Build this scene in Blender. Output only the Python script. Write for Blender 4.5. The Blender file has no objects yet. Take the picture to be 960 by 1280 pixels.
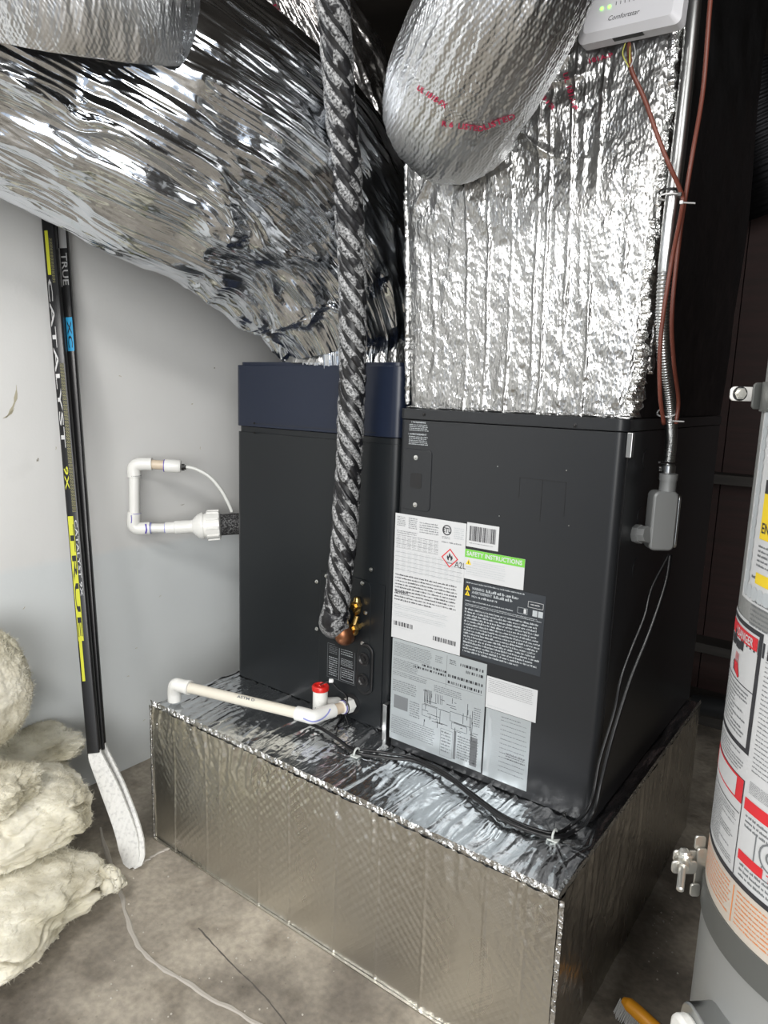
import bpy, math, random
import numpy as np
from mathutils import Vector

# ------------------------------------------------------------------ camera, light, exposure
FOC = 874.86; YAW = .6360; PIT = .1699; ROLL = .0325
CAM = np.array([1.8547, -1.2766, 1.5])
cy_, sy_ = math.cos(YAW), math.sin(YAW)
FW = np.array([-sy_*math.cos(PIT), cy_*math.cos(PIT), -math.sin(PIT)])
r0 = np.array([cy_, sy_, 0.]); u0 = np.cross(r0, FW)
RT = math.cos(ROLL)*r0 + math.sin(ROLL)*u0
UP = -math.sin(ROLL)*r0 + math.cos(ROLL)*u0

scene = bpy.context.scene
col = scene.collection
cd = bpy.data.cameras.new('camera'); co = bpy.data.objects.new('camera', cd); col.objects.link(co)
from mathutils import Matrix
M = Matrix(((RT[0], UP[0], -FW[0], CAM[0]), (RT[1], UP[1], -FW[1], CAM[1]), (RT[2], UP[2], -FW[2], CAM[2]), (0, 0, 0, 1)))
co.matrix_world = M
cd.sensor_fit = 'HORIZONTAL'; cd.sensor_width = 36.0; cd.lens = FOC/960*36.0
cd.clip_start = .02
scene.camera = co
scene.view_settings.view_transform = 'Standard'; scene.view_settings.look = 'None'
scene.view_settings.gamma = 1; scene.view_settings.use_curve_mapping = False
scene.view_settings.exposure = 0.12

world = bpy.data.worlds.new('world'); scene.world = world; world.use_nodes = True
wb = world.node_tree.nodes['Background']
wb.inputs[0].default_value = (.75, .85, 1, 1); wb.inputs[1].default_value = .9

def area(name, loc, target, sx, sy, power, color):
    l = bpy.data.lights.new(name, 'AREA'); l.shape = 'RECTANGLE'; l.size = sx; l.size_y = sy
    l.energy = power; l.color = color
    o = bpy.data.objects.new(name, l); col.objects.link(o)
    o.location = loc
    o.rotation_euler = (Vector(target)-Vector(loc)).to_track_quat('-Z', 'Y').to_euler()
    return o
area('doorway_daylight', (3.9, -3.9, 1.9), (.3, .4, .8), 2.4, 1.8, 165, (1, .985, .95))
area('overhead_area_light', (.65, -2.1, 2.7), (.5, -.3, .3), 1.2, .35, 52, (1, .98, .95))

area('overhead_area_light', (2.9, -1.7, 2.7), (2.0, -.2, .2), 1.2, .3, 24, (1, .98, .95))  # added fill lamp, lightens the floor gap and heater; not a known fixture

# ------------------------------------------------------------------ helpers
def ray(px, py): return FW + RT*(px-480)/FOC - UP*(py-640)/FOC
def at(px, py, ax, v):
    d = ray(px, py); i = 'xyz'.index(ax); return CAM + d*((v-CAM[i])/d[i])
def pd(px, py, d): return CAM + ray(px, py)*d

_rs = np.random.RandomState(7)
_tab = _rs.rand(4096)
def vn(x, y, z=0.):
    x = np.asarray(x, float); y = np.asarray(y, float)+0*x; z = np.asarray(z, float)+0*x; x = x+0*y
    xi = np.floor(x).astype(np.int64); yi = np.floor(y).astype(np.int64); zi = np.floor(z).astype(np.int64)
    fx, fy, fz = x-xi, y-yi, z-zi
    fx = fx*fx*(3-2*fx); fy = fy*fy*(3-2*fy); fz = fz*fz*(3-2*fz)
    def h(a, b, c): return _tab[(a*73856093 ^ b*19349663 ^ c*83492791) & 4095]
    r = 0
    for i in (0, 1):
        for j in (0, 1):
            for k in (0, 1):
                r = r + h(xi+i, yi+j, zi+k)*(fx if i else 1-fx)*(fy if j else 1-fy)*(fz if k else 1-fz)
    return r
def fbm(x, y, z=0., o=4):
    r = 0; a = .5
    for k in range(o):
        r = r + a*(vn(x, y, z)-.5)*2; x = x*2.03+11.3; y = y*2.03+5.1; z = np.asarray(z)*2.03+3.7; a *= .5
    return r
def rdg(x, y, z=0.): return 1-np.abs(2*vn(x, y, z)-1)

def spline(pts, n):
    P = np.array([np.array(p, float) for p in pts]); m = len(P)
    if m == 2: return P[0]+(P[1]-P[0])*np.linspace(0, 1, n)[:, None]
    P = np.vstack([2*P[0]-P[1], P, 2*P[-1]-P[-2]])
    T = np.linspace(0, m-1-1e-9, n); o = []
    for t in T:
        i = int(t); f = t-i; a, b, c, d = P[i:i+4]
        o.append(.5*((2*b)+(-a+c)*f+(2*a-5*b+4*c-d)*f*f+(-a+3*b-3*c+d)*f**3))
    return np.array(o)
def frames(path):
    T = np.gradient(path, axis=0); T /= np.linalg.norm(T, axis=1)[:, None]+1e-12
    a = np.array([0, 0, 1.]) if abs(T[0][2]) < .9 else np.array([0, 1., 0])
    N = np.cross(T[0], a); N /= np.linalg.norm(N); Ns = [N]
    for t in T[1:]:
        N = N - t*(N@t); N = N/(np.linalg.norm(N)+1e-12); Ns.append(N)
    Ns = np.array(Ns); return T, Ns, np.cross(T, Ns)

class MB:
    def __init__(s): s.v = []; s.f = []; s.n = 0
    def add(s, V, Fc):
        V = np.asarray(V, float); s.v.append(V)
        s.f.extend([tuple(int(i)+s.n for i in f) for f in Fc]); s.n += len(V); return s
    def box(s, a, b):
        x0, y0, z0 = a; x1, y1, z1 = b
        V = [(x0,y0,z0),(x1,y0,z0),(x1,y1,z0),(x0,y1,z0),(x0,y0,z1),(x1,y0,z1),(x1,y1,z1),(x0,y1,z1)]
        return s.add(V, [(0,3,2,1),(4,5,6,7),(0,1,5,4),(1,2,6,5),(2,3,7,6),(3,0,4,7)])
    def obox(s, o, u, v, w):   # oriented box from corner o with edge vectors
        o, u, v, w = map(np.array, (o, u, v, w))
        V = [o, o+u, o+u+v, o+v, o+w, o+u+w, o+u+v+w, o+v+w]
        return s.add(V, [(0,3,2,1),(4,5,6,7),(0,1,5,4),(1,2,6,5),(2,3,7,6),(3,0,4,7)])
    def quad(s, a, b, c, d): return s.add([a, b, c, d], [(0, 1, 2, 3)])
    def tube(s, path, r, seg=16, cap=True):
        path = np.asarray(path, float); n = len(path)
        r = np.full(n, r) if np.isscalar(r) else np.interp(np.linspace(0, 1, n), np.linspace(0, 1, len(r)), r)
        T, N, B = frames(path); th = np.linspace(0, 2*math.pi, seg, endpoint=False)
        V = path[:, None]+r[:, None, None]*(np.cos(th)[None, :, None]*N[:, None]+np.sin(th)[None, :, None]*B[:, None])
        Fc = [(i*seg+j, i*seg+(j+1) % seg, (i+1)*seg+(j+1) % seg, (i+1)*seg+j) for i in range(n-1) for j in range(seg)]
        if cap: Fc += [tuple(range(seg))[::-1], tuple((n-1)*seg+j for j in range(seg))]
        return s.add(V.reshape(-1, 3), Fc)
    def lathe(s, o, ax, prof, seg=24):   # prof: (dist along axis, radius); hard rings
        o = np.array(o, float); ax = np.array(ax, float); ax /= np.linalg.norm(ax)
        a = np.array([0, 0, 1.]) if abs(ax[2]) < .9 else np.array([1., 0, 0])
        N = np.cross(ax, a); N /= np.linalg.norm(N); B = np.cross(ax, N)
        th = np.linspace(0, 2*math.pi, seg, endpoint=False)
        V = [o+ax*d+max(r, 1e-5)*(math.cos(t)*N+math.sin(t)*B) for d, r in prof for t in th]
        n = len(prof)
        Fc = [(i*seg+j, i*seg+(j+1) % seg, (i+1)*seg+(j+1) % seg, (i+1)*seg+j) for i in range(n-1) for j in range(seg)]
        Fc += [tuple(range(seg))[::-1], tuple((n-1)*seg+j for j in range(seg))]
        return s.add(V, Fc)
    def grid(s, P):   # P: (n,m,3)
        n, m = P.shape[:2]
        i, j = np.meshgrid(np.arange(n-1), np.arange(m-1), indexing='ij')
        a = (i*m+j).ravel(); Fc = np.stack([a, a+1, a+m+1, a+m], 1)
        return s.add(P.reshape(-1, 3), Fc.tolist())
    def build(s, name, mat, parent=None, smooth=False, loc=None, angle=None, bevel=None):
        V = np.concatenate(s.v)
        base = np.zeros(3)
        if parent is not None: base = np.array(parent['_base'])
        elif loc is not None: base = np.array(loc, float)
        me = bpy.data.meshes.new(name)
        me.from_pydata((V-base).tolist(), [], s.f); me.update()
        o = bpy.data.objects.new(name, me); col.objects.link(o)
        if mat: me.materials.append(mat)
        if smooth:
            me.polygons.foreach_set('use_smooth', [True]*len(me.polygons))
            if angle: me.set_sharp_from_angle(angle=math.radians(angle))
        if parent is not None: o.parent = parent
        else: o.location = base
        o['_base'] = base.tolist()
        if bevel:
            b = o.modifiers.new('bevel', 'BEVEL'); b.width = bevel; b.segments = 2; b.limit_method = 'ANGLE'
        return o

def thing(name, label, cat, loc, group=None):
    o = bpy.data.objects.new(name, None); col.objects.link(o); o.location = [float(x) for x in loc]
    o.empty_display_size = .05
    o['_base'] = [float(x) for x in loc]; o['label'] = label; o['category'] = cat
    if group: o['group'] = group
    return o
def tag(o, label=None, cat=None, group=None, kind=None):
    if label: o['label'] = label
    if cat: o['category'] = cat
    if group: o['group'] = group
    if kind: o['kind'] = kind
    return o

def rrect(w, h, r, n=6):   # rounded rectangle outline centred
    pts = []
    for cx, cy, a0 in ((w/2-r, h/2-r, 0), (-w/2+r, h/2-r, 90), (-w/2+r, -h/2+r, 180), (w/2-r, -h/2+r, 270)):
        for k in range(n+1):
            a = math.radians(a0+90*k/n); pts.append((cx+r*math.cos(a), cy+r*math.sin(a)))
    return pts
def prism(mb, outline, o, u, v, w, bev=0):   # extrude outline (2d) in plane o,u,v by vector w
    o, u, v, w = map(lambda q: np.array(q, float), (o, u, v, w)); n = len(outline)
    V = [o+u*a+v*b for a, b in outline]+[o+u*a+v*b+w for a, b in outline]
    mb.add(V, [tuple(range(n))[::-1], tuple(range(n, 2*n))]+[(i, (i+1) % n, n+(i+1) % n, n+i) for i in range(n)])
    return mb

_txt = {}
def text_geo(s, size=1.0, shear=0.0, bold=0.0):
    k = (s, shear, bold)
    if k not in _txt:
        cu = bpy.data.curves.new('t', 'FONT'); cu.body = s; cu.size = 1.0; cu.shear = shear; cu.resolution_u = 2; cu.offset = bold
        o = bpy.data.objects.new('t', cu); col.objects.link(o)
        dg = bpy.context.evaluated_depsgraph_get(); me = bpy.data.meshes.new_from_object(o.evaluated_get(dg))
        V = np.array([v.co[:] for v in me.vertices]) if len(me.vertices) else np.zeros((0, 3))
        Fc = [tuple(p.vertices) for p in me.polygons]
        bpy.data.objects.remove(o); bpy.data.curves.remove(cu); bpy.data.meshes.remove(me)
        _txt[k] = (V, Fc)
    V, Fc = _txt[k]; return V*size, Fc
def add_text(mb, s, o, u, v, w=None, h=None, shear=0., bold=0., n=None, lift=0.):
    """text with lower-left at o, fitted to width w and cap height h along unit vectors u,v"""
    V, Fc = text_geo(s, 1., shear, bold)
    if not len(V): return
    V = V-V.min(0)*np.array([1, 1, 0]); ext = V.max(0)
    sy = h/ext[1]; sx = (w/ext[0]) if w else sy
    o, u, v = map(lambda q: np.array(q, float), (o, u, v)); nn = np.cross(u, v)
    mb.add(o+V[:, :1]*sx*u+V[:, 1:2]*sy*v+nn*lift, Fc)

# ------------------------------------------------------------------ materials
def mat(name, color, rough=.5, metal=0., spec=None, coat=0., trans=0., emis=None, estr=0):
    m = bpy.data.materials.new(name); m.use_nodes = True; b = m.node_tree.nodes['Principled BSDF']
    b.inputs['Base Color'].default_value = (*color, 1); b.inputs['Roughness'].default_value = rough
    b.inputs['Metallic'].default_value = metal
    if coat: b.inputs['Coat Weight'].default_value = coat; b.inputs['Coat Roughness'].default_value = .15
    if trans: b.inputs['Transmission Weight'].default_value = trans
    if emis: b.inputs['Emission Color'].default_value = (*emis, 1); b.inputs['Emission Strength'].default_value = estr
    return m
def nd(m, t, **k):
    n = m.node_tree.nodes.new(t)
    for a, b in k.items():
        if a.startswith('i_'):
            n.inputs[a[2:].replace('_', ' ')].default_value = b
        else: setattr(n, a, b)
    return n
def ln(m, a, b): m.node_tree.links.new(a, b)
def coords(m, scale=(1, 1, 1), rot=(0, 0, 0)):
    tc = nd(m, 'ShaderNodeTexCoord'); mp = nd(m, 'ShaderNodeMapping')
    mp.inputs['Scale'].default_value = scale; mp.inputs['Rotation'].default_value = rot
    ln(m, tc.outputs['Object'], mp.inputs['Vector']); return mp.outputs['Vector']
def colornoise(m, vec, scale, c1, c2, lo=.4, hi=.6, detail=4, extra=None):
    n = nd(m, 'ShaderNodeTexNoise'); n.inputs['Scale'].default_value = scale; n.inputs['Detail'].default_value = detail
    ln(m, vec, n.inputs['Vector'])
    r = nd(m, 'ShaderNodeValToRGB'); r.color_ramp.elements[0].position = lo; r.color_ramp.elements[1].position = hi
    r.color_ramp.elements[0].color = (*c1, 1); r.color_ramp.elements[1].color = (*c2, 1)
    ln(m, n.outputs['Fac'], r.inputs['Fac']); return r.outputs['Color'], n.outputs['Fac']
def bump(m, hsock, strength, dist, prev=None):
    b = nd(m, 'ShaderNodeBump'); b.inputs['Strength'].default_value = strength; b.inputs['Distance'].default_value = dist
    ln(m, hsock, b.inputs['Height'])
    if prev is not None: ln(m, prev, b.inputs['Normal'])
    return b.outputs['Normal']
def bsdf(m): return m.node_tree.nodes['Principled BSDF']

def foil(name, color=(.80, .80, .79), rough=.22, crumple=.5, cscale=28, stretch=(1, 1, 1), emboss=0., escale=90, fine=.25, rot=(0, 0, 0)):
    m = mat(name, color, rough, 1.0); b = bsdf(m)
    v = coords(m, stretch, rot)
    n = nd(m, 'ShaderNodeTexNoise'); n.noise_type = 'RIDGED_MULTIFRACTAL'
    n.inputs['Scale'].default_value = cscale; n.inputs['Detail'].default_value = 3
    ln(m, v, n.inputs['Vector'])
    N = bump(m, n.outputs['Fac'], crumple, .004)
    vo = nd(m, 'ShaderNodeTexVoronoi'); vo.inputs['Scale'].default_value = cscale*3.5; ln(m, v, vo.inputs['Vector'])
    N = bump(m, vo.outputs['Distance'], fine, .004, N)
    if emboss:
        v2 = coords(m, (1, 1, 1), (.0, .0, 0))
        w1 = nd(m, 'ShaderNodeTexWave'); w1.bands_direction = 'DIAGONAL'; w1.inputs['Scale'].default_value = escale; w1.inputs['Distortion'].default_value = .6
        v3 = coords(m, (1, -1, -1))
        w2 = nd(m, 'ShaderNodeTexWave'); w2.bands_direction = 'DIAGONAL'; w2.inputs['Scale'].default_value = escale; w2.inputs['Distortion'].default_value = .6
        ln(m, v2, w1.inputs['Vector']); ln(m, v3, w2.inputs['Vector'])
        mu = nd(m, 'ShaderNodeMath', operation='MULTIPLY'); ln(m, w1.outputs['Fac'], mu.inputs[0]); ln(m, w2.outputs['Fac'], mu.inputs[1])
        N = bump(m, mu.outputs[0], emboss, .003, N)
    ln(m, N, b.inputs['Normal'])
    r = nd(m, 'ShaderNodeMapRange'); r.inputs['To Min'].default_value = rough*.7; r.inputs['To Max'].default_value = rough*1.5
    n2 = nd(m, 'ShaderNodeTexNoise'); n2.inputs['Scale'].default_value = 9; ln(m, v, n2.inputs['Vector'])
    ln(m, n2.outputs['Fac'], r.inputs['Value']); ln(m, r.outputs[0], b.inputs['Roughness'])
    return m

F_DUCT = foil('foil_duct', (.61, .635, .67), .13, .26, 19, fine=.10)
F_SLEEVE = foil('foil_sleeve', (.62, .63, .64), .27, .12, 14, emboss=.13, escale=60, fine=.05)
F_PLEN = foil('foil_plenum', (.50, .50, .495), .29, .45, 50, stretch=(1, 1, .5), fine=.38)
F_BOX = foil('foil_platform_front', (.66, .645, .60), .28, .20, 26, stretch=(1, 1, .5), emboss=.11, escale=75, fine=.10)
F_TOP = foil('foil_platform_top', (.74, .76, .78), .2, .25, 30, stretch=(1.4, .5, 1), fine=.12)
F_EDGE = foil('foil_crimp', (.68, .68, .67), .25, .5, 60, fine=.4)
F_DARK = foil('foil_neck', (.62, .60, .59), .25, .6, 25, fine=.3)
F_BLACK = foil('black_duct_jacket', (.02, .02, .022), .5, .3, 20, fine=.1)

def painted(name, color, rough=.38, bumpn=.03):
    m = mat(name, color, rough); b = bsdf(m); v = coords(m)
    b.inputs['Specular IOR Level'].default_value = .38
    n = nd(m, 'ShaderNodeTexNoise'); n.inputs['Scale'].default_value = 350; ln(m, v, n.inputs['Vector'])
    ln(m, bump(m, n.outputs['Fac'], bumpn, .001), b.inputs['Normal'])
    return m
M_CHAR = painted('charcoal_paint', (.019, .0205, .023), .36)
M_COIL = painted('soft_black_paint', (.0085, .0105, .0125), .38)
M_NAVY = painted('navy_paint', (.009, .014, .030), .34)
M_BLACK = mat('black_plastic', (.008, .008, .009), .4)
M_RUB = mat('black_rubber', (.006, .006, .007), .35)
M_SCREW = mat('zinc_screw', (.7, .7, .68), .3, 1.)
M_DSCREW = mat('dark_screw', (.03, .03, .03), .4, .6)
M_PVC = mat('pvc_white', (.80, .80, .77), .28)
M_PVCC = mat('pvc_cream_pipe', (.74, .70, .60), .3)
M_TAN = mat('tan_pipe', (.66, .55, .42), .35)
M_PURPLE = mat('purple_primer', (.10, .07, .42), .4)
M_CLEAR = mat('cloudy_vinyl_tube', (.68, .69, .66), .25)
M_RED = mat('red_plastic_cap', (.62, .02, .015), .3)
M_WHITE = mat('white_print', (.54, .55, .56), .5)
M_INK = mat('black_ink', (.025, .025, .03), .6)
M_INKG = mat('grey_ink', (.16, .17, .18), .6)
M_LGREY = mat('light_ink', (.42, .45, .47), .6)
M_GREEN = mat('green_print', (.16, .5, .06), .5)
M_REDP = mat('red_print', (.6, .02, .03), .5)
M_YEL = mat('yellow_print', (.75, .55, .02), .5)
M_ORG = mat('orange_print', (.75, .25, .06), .5)
M_SILV = mat('silver_label_film', (.44, .48, .50), .32, .35)
M_DLAB = mat('dark_label_film', (.03, .035, .042), .4)
M_CREAM = mat('cream_label', (.52, .47, .41), .5)
M_BOXW = mat('thermostat_box_plastic', (.62, .62, .65), .4)
M_LED = mat('green_led', (.1, .8, .1), .4, emis=(.25, 1, .1), estr=3)
M_STEEL = mat('galvanised_steel', (.55, .56, .56), .28, 1.)
M_CAST = mat('grey_cast_fitting', (.33, .34, .34), .45, .25)
M_WIRE = mat('brown_thermostat_cable', (.15, .04, .025), .45)
M_YW = mat('yellow_wire', (.5, .5, .1), .45)
M_BRASS = mat('brass', (.62, .42, .15), .3, 1.)
M_COPPER = mat('brazed_copper', (.28, .12, .06), .4, .9)
M_TANK = painted('tank_grey_enamel', (.25, .255, .25), .33, .02)
M_STRAP = mat('strap_grey', (.12, .125, .12), .45, .3)
M_ZINC = mat('bracket_zinc', (.62, .61, .57), .35, .9)
M_ORANGE = mat('orange_rubber_handle', (.9, .38, .02), .4)

def m_wall():
    m = mat('painted_drywall', (.8, .8, .8), .55); b = bsdf(m); v = coords(m)
    c, f = colornoise(m, v, 1.3, (.74, .745, .74), (.81, .815, .81), .35, .65, 5)
    c2, f2 = colornoise(m, v, 6, (.72, .72, .70), (1, 1, 1), .22, .36, 6)
    mx = nd(m, 'ShaderNodeMix', data_type='RGBA', blend_type='MULTIPLY'); mx.inputs[0].default_value = .25
    ln(m, c, mx.inputs[6]); ln(m, c2, mx.inputs[7])
    # a lower band repainted in a slightly bluer white, with a wavy roller edge
    sep = nd(m, 'ShaderNodeSeparateXYZ'); ln(m, v, sep.inputs[0])
    n = nd(m, 'ShaderNodeTexNoise'); n.inputs['Scale'].default_value = 2.2; ln(m, v, n.inputs['Vector'])
    ad = nd(m, 'ShaderNodeMath', operation='MULTIPLY_ADD'); ad.inputs[1].default_value = .12; ln(m, n.outputs['Fac'], ad.inputs[0]); ln(m, sep.outputs['Z'], ad.inputs[2])
    rp = nd(m, 'ShaderNodeMapRange'); rp.inputs['From Min'].default_value = .93; rp.inputs['From Max'].default_value = .96
    ln(m, ad.outputs[0], rp.inputs['Value'])
    mx2 = nd(m, 'ShaderNodeMix', data_type='RGBA', blend_type='MULTIPLY'); mx2.inputs[0].default_value = 1
    cr = nd(m, 'ShaderNodeMix', data_type='RGBA'); cr.inputs[6].default_value = (.95, .985, 1, 1); cr.inputs[7].default_value = (1, .995, .985, 1)
    ln(m, rp.outputs[0], cr.inputs[0]); ln(m, mx.outputs[2], mx2.inputs[6]); ln(m, cr.outputs[2], mx2.inputs[7])
    ln(m, mx2.outputs[2], b.inputs['Base Color'])
    n3 = nd(m, 'ShaderNodeTexNoise'); n3.inputs['Scale'].default_value = 120; n3.inputs['Detail'].default_value = 3; ln(m, v, n3.inputs['Vector'])
    ln(m, bump(m, n3.outputs['Fac'], .12, .002), b.inputs['Normal'])
    return m
def m_floor():
    m = mat('stained_concrete', (.3, .28, .25), .75); b = bsdf(m); v = coords(m)
    c, f = colornoise(m, v, 2.6, (.165, .145, .122), (.40, .36, .30), .38, .62, 7)
    c2, f2 = colornoise(m, v, 7.5, (.42, .40, .38), (1, 1, 1), .30, .52, 8)
    mx = nd(m, 'ShaderNodeMix', data_type='RGBA', blend_type='MULTIPLY'); mx.inputs[0].default_value = .75
    ln(m, c, mx.inputs[6]); ln(m, c2, mx.inputs[7])
    c3, f3 = colornoise(m, v, 55, (.82, .82, .82), (1.15, 1.14, 1.12), .35, .65, 6)
    mx3 = nd(m, 'ShaderNodeMix', data_type='RGBA', blend_type='MULTIPLY'); mx3.inputs[0].default_value = .8
    ln(m, mx.outputs[2], mx3.inputs[6]); ln(m, c3, mx3.inputs[7])
    vo = nd(m, 'ShaderNodeTexVoronoi'); vo.inputs['Scale'].default_value = 26; ln(m, v, vo.inputs['Vector'])
    rr = nd(m, 'ShaderNodeMapRange'); rr.inputs['From Min'].default_value = .05; rr.inputs['From Max'].default_value = .09; rr.inputs['To Min'].default_value = .55
    ln(m, vo.outputs['Distance'], rr.inputs['Value'])
    mx4 = nd(m, 'ShaderNodeMix', data_type='RGBA', blend_type='MULTIPLY'); mx4.inputs[0].default_value = .5
    ln(m, mx3.outputs[2], mx4.inputs[6]); ln(m, rr.outputs[0], mx4.inputs[7])
    ln(m, mx4.outputs[2], b.inputs['Base Color'])
    n3 = nd(m, 'ShaderNodeTexNoise'); n3.inputs['Scale'].default_value = 45; n3.inputs['Detail'].default_value = 8; ln(m, v, n3.inputs['Vector'])
    ln(m, bump(m, n3.outputs['Fac'], .35, .006), b.inputs['Normal'])
    return m
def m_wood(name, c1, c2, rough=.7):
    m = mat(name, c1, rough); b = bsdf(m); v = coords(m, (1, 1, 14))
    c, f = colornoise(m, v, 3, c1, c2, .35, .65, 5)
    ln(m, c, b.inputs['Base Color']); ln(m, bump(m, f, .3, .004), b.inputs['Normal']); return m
M_WALL = m_wall(); M_FLOOR = m_floor()
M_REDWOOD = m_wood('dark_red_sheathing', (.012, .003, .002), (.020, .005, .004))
M_BLOCK = m_wood('dusty_framing', (.018, .016, .014), (.034, .030, .027))
M_DARKWOOD = m_wood('dark_ceiling_boards', (.03, .025, .02), (.06, .05, .04))
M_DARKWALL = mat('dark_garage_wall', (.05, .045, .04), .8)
M_REARWALL = mat('grey_garage_wall', (.10, .10, .10), .8)

# ------------------------------------------------------------------ setting
H = .4735; W = 1.396; D = 1.223; WX = -.45
def struct(name, mb, m, **k):
    o = mb.build(name, m, **k); o['kind'] = 'structure'; return o
fl = struct('floor', MB().box((-.45, -4.5, -.1), (4.6, 2.45, 0)), M_FLOOR)
wl = struct('wall_left', MB().box((WX-.1, -4.5, 0), (WX, 2.45, 2.8)), M_WALL)
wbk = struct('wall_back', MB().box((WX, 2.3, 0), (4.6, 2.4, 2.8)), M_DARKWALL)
struct('ceiling', MB().box((WX-.1, -4.5, 2.8), (4.7, 2.45, 2.9)), M_DARKWOOD)
struct('wall_right', MB().box((4.6, -2.2, 0), (4.7, 2.45, 2.8)), M_DARKWALL)
m = MB().box((WX, -4.6, 0), (.9, -4.5, 2.8)).box((.9, -4.6, 2.3), (4.7, -4.5, 2.8)); struct('wall_front', m, M_REARWALL)
# back wall: red-brown sheathing boards between dusty studs, plates and blocking
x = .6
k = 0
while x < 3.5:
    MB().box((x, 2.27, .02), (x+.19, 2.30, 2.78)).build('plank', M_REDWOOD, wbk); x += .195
z_l1 = at(905, 600, 'y', 2.16)[2]; z_l2 = at(890, 812, 'y', 2.16)[2]
for z in (z_l1, z_l2):
    MB().box((.9, 2.14, z-.02), (3.5, 2.27, z+.025)).build('blocking_board', M_BLOCK, wbk, bevel=.003)
MB().box((.6, 2.12, 0), (3.5, 2.27, .12)).build('sill_plate', M_BLOCK, wbk, bevel=.003)
for sx in (.62, 1.02, 2.05, 2.46, 2.87, 3.28):
    MB().box((sx, 2.14, .12), (sx+.045, 2.268, 2.78)).build('stud', M_BLOCK, wbk)
# small marks on the drywall
M_MARK = mat('wall_scuff', (.35, .33, .28), .6); M_MARKY = mat('wall_smear', (.50, .46, .34), .6)
def wmark(px, py, L, Wd, ang, m_=M_MARK):
    c = at(px, py, 'x', WX); a = math.radians(ang); u = np.array([0, math.cos(a), math.sin(a)]); v = np.array([0, -math.sin(a), math.cos(a)])
    mb = MB(); n = 9; t = np.linspace(-1, 1, n)
    ws = Wd*(1-t**2)*(.6+.4*np.sin(7*t+px))+.0004
    P = np.array([[c+u*L*tt/2+v*(w_*s_)+v*.1*L*tt*tt+np.array([.0009, 0, 0]) for s_ in (-1, 1)] for tt, w_ in zip(t, ws)])
    mb.grid(P).build('scuff_mark', m_, wl)
wmark(47, 575, .014, .005, 60); wmark(18, 503, .11, .006, 70, M_MARKY); wmark(12, 518, .05, .003, 40, M_MARKY)
wmark(228, 631, .02, .0015, 4); wmark(268, 460, .008, .004, 30); wmark(240, 505, .01, .002, 20, M_MARKY)
for q in ((70, 560), (150, 470), (200, 745), (250, 560), (30, 760), (180, 900), (160, 845), (170, 810)): wmark(*q, .012, .001, 15+q[0], M_MARKY)
# floor: saw joints and a mortar-filled crack standing slightly proud
M_CRACK = mat('pale_mortar_line', (.42, .39, .35), .85); M_CRKD = mat('dark_dirt_line', (.10, .09, .08), .9)
def fline(pts, wd, m_, hz=.003, nm='crack_filler', seed=0):
    P = [at(a, b, 'z', 0) for a, b in pts]; S = spline(P, 60); T, N, B = frames(S)
    n = 60; side = np.cross(T, [0, 0, 1.])
    w = wd*(.55+.9*vn(np.arange(n)*.5+seed, 3.3))
    off = (vn(np.arange(n)*.4+seed, 8.1)-.5)[:, None]*side*wd*1.2
    rows = []
    for a, hh in ((-1, .0003), (-.5, hz), (.5, hz), (1, .0003)):
        rows.append(S+off+side*(w*a)[:, None]+np.array([0, 0, hh]))
    MB().grid(np.stack(rows, 1)).build(nm, m_, fl)
fline([(125, 1035), (140, 1085), (152, 1120), (165, 1165), (185, 1195), (235, 1230), (290, 1262), (330, 1285)], .0062, M_CRACK)
fline([(165, 1088), (190, 1071), (216, 1058)], .005, M_CRACK, seed=9)
fline([(248, 1160), (285, 1200), (330, 1245), (365, 1290)], .0018, M_CRKD, hz=.0006, nm='dirt_line', seed=4)
# floor grime patches: separate little pebbles and debris near the platform
random.seed(3)
mb = MB()
for i in range(46):
    px = random.uniform(120, 420); py = random.uniform(1090, 1275)
    if (py-1043) < .68*(px-193)+10: continue
    c = at(px, py, 'z', 0); r = random.uniform(.0012, .0032)
    mb.lathe(c, (0, 0, 1), [(0, r), (r*.6, r*.8), (r*.9, r*.2)], 6)
for i in range(24):
    c = at(random.uniform(800, 850), random.uniform(1120, 1230), 'z', 0); r = random.uniform(.001, .003)
    mb.lathe(c, (0, 0, 1), [(0, r), (r*.6, r*.8), (r*.9, r*.2)], 6)
tag(mb.build('floor_grit', mat('grit', (.45, .42, .37), .9), fl), kind='stuff')

# ------------------------------------------------------------------ foil wrapped platform
plat = thing('duct_platform', 'low platform box wrapped in silver foil insulation under the dark cabinets', 'platform', (W/2, D/2, 0))
def plane_wrap(o, u, v, n, nu, nv, disp):
    U, V = np.meshgrid(np.linspace(0, 1, nu), np.linspace(0, 1, nv), indexing='ij')
    o, u, v, n = map(lambda q: np.array(q, float), (o, u, v, n))
    P = o+U[..., None]*u+V[..., None]*v; d = disp(U*np.linalg.norm(u), V*np.linalg.norm(v))
    e = np.minimum.reduce([U, 1-U, V, 1-V]); 
    return P+n*d[..., None]
def d_front(x, z):
    seams = 0
    for s0 in (.11, .27, .335, .50, .62, .79, .93, 1.07, 1.23, 1.33):
        seams = seams+.0022*np.exp(-((x-s0-.006*fbm(z*4, s0*9))/.0035)**2)*(.4+vn(z*6, s0*50))
    top = np.clip((z-.30)/.17, 0, 1)
    pk = .0075*top*(rdg(x*42+2*fbm(x*8, z*6), z*7)-.5)
    br = .0022*fbm(x*55, z*55, 2.)*np.clip((z-.1)/.3, .15, 1)
    return seams+pk+br+.006*fbm(x*3, z*3)+.0012*np.sin(x*260)*np.sin(z*240)*vn(x*5, z*5)
P = plane_wrap((0, 0, .004), (W, 0, 0), (0, 0, H-.006), (0, -1, 0), 520, 190, d_front)
MB().grid(P).build('front_wrap', F_BOX, plat, smooth=True)
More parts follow.
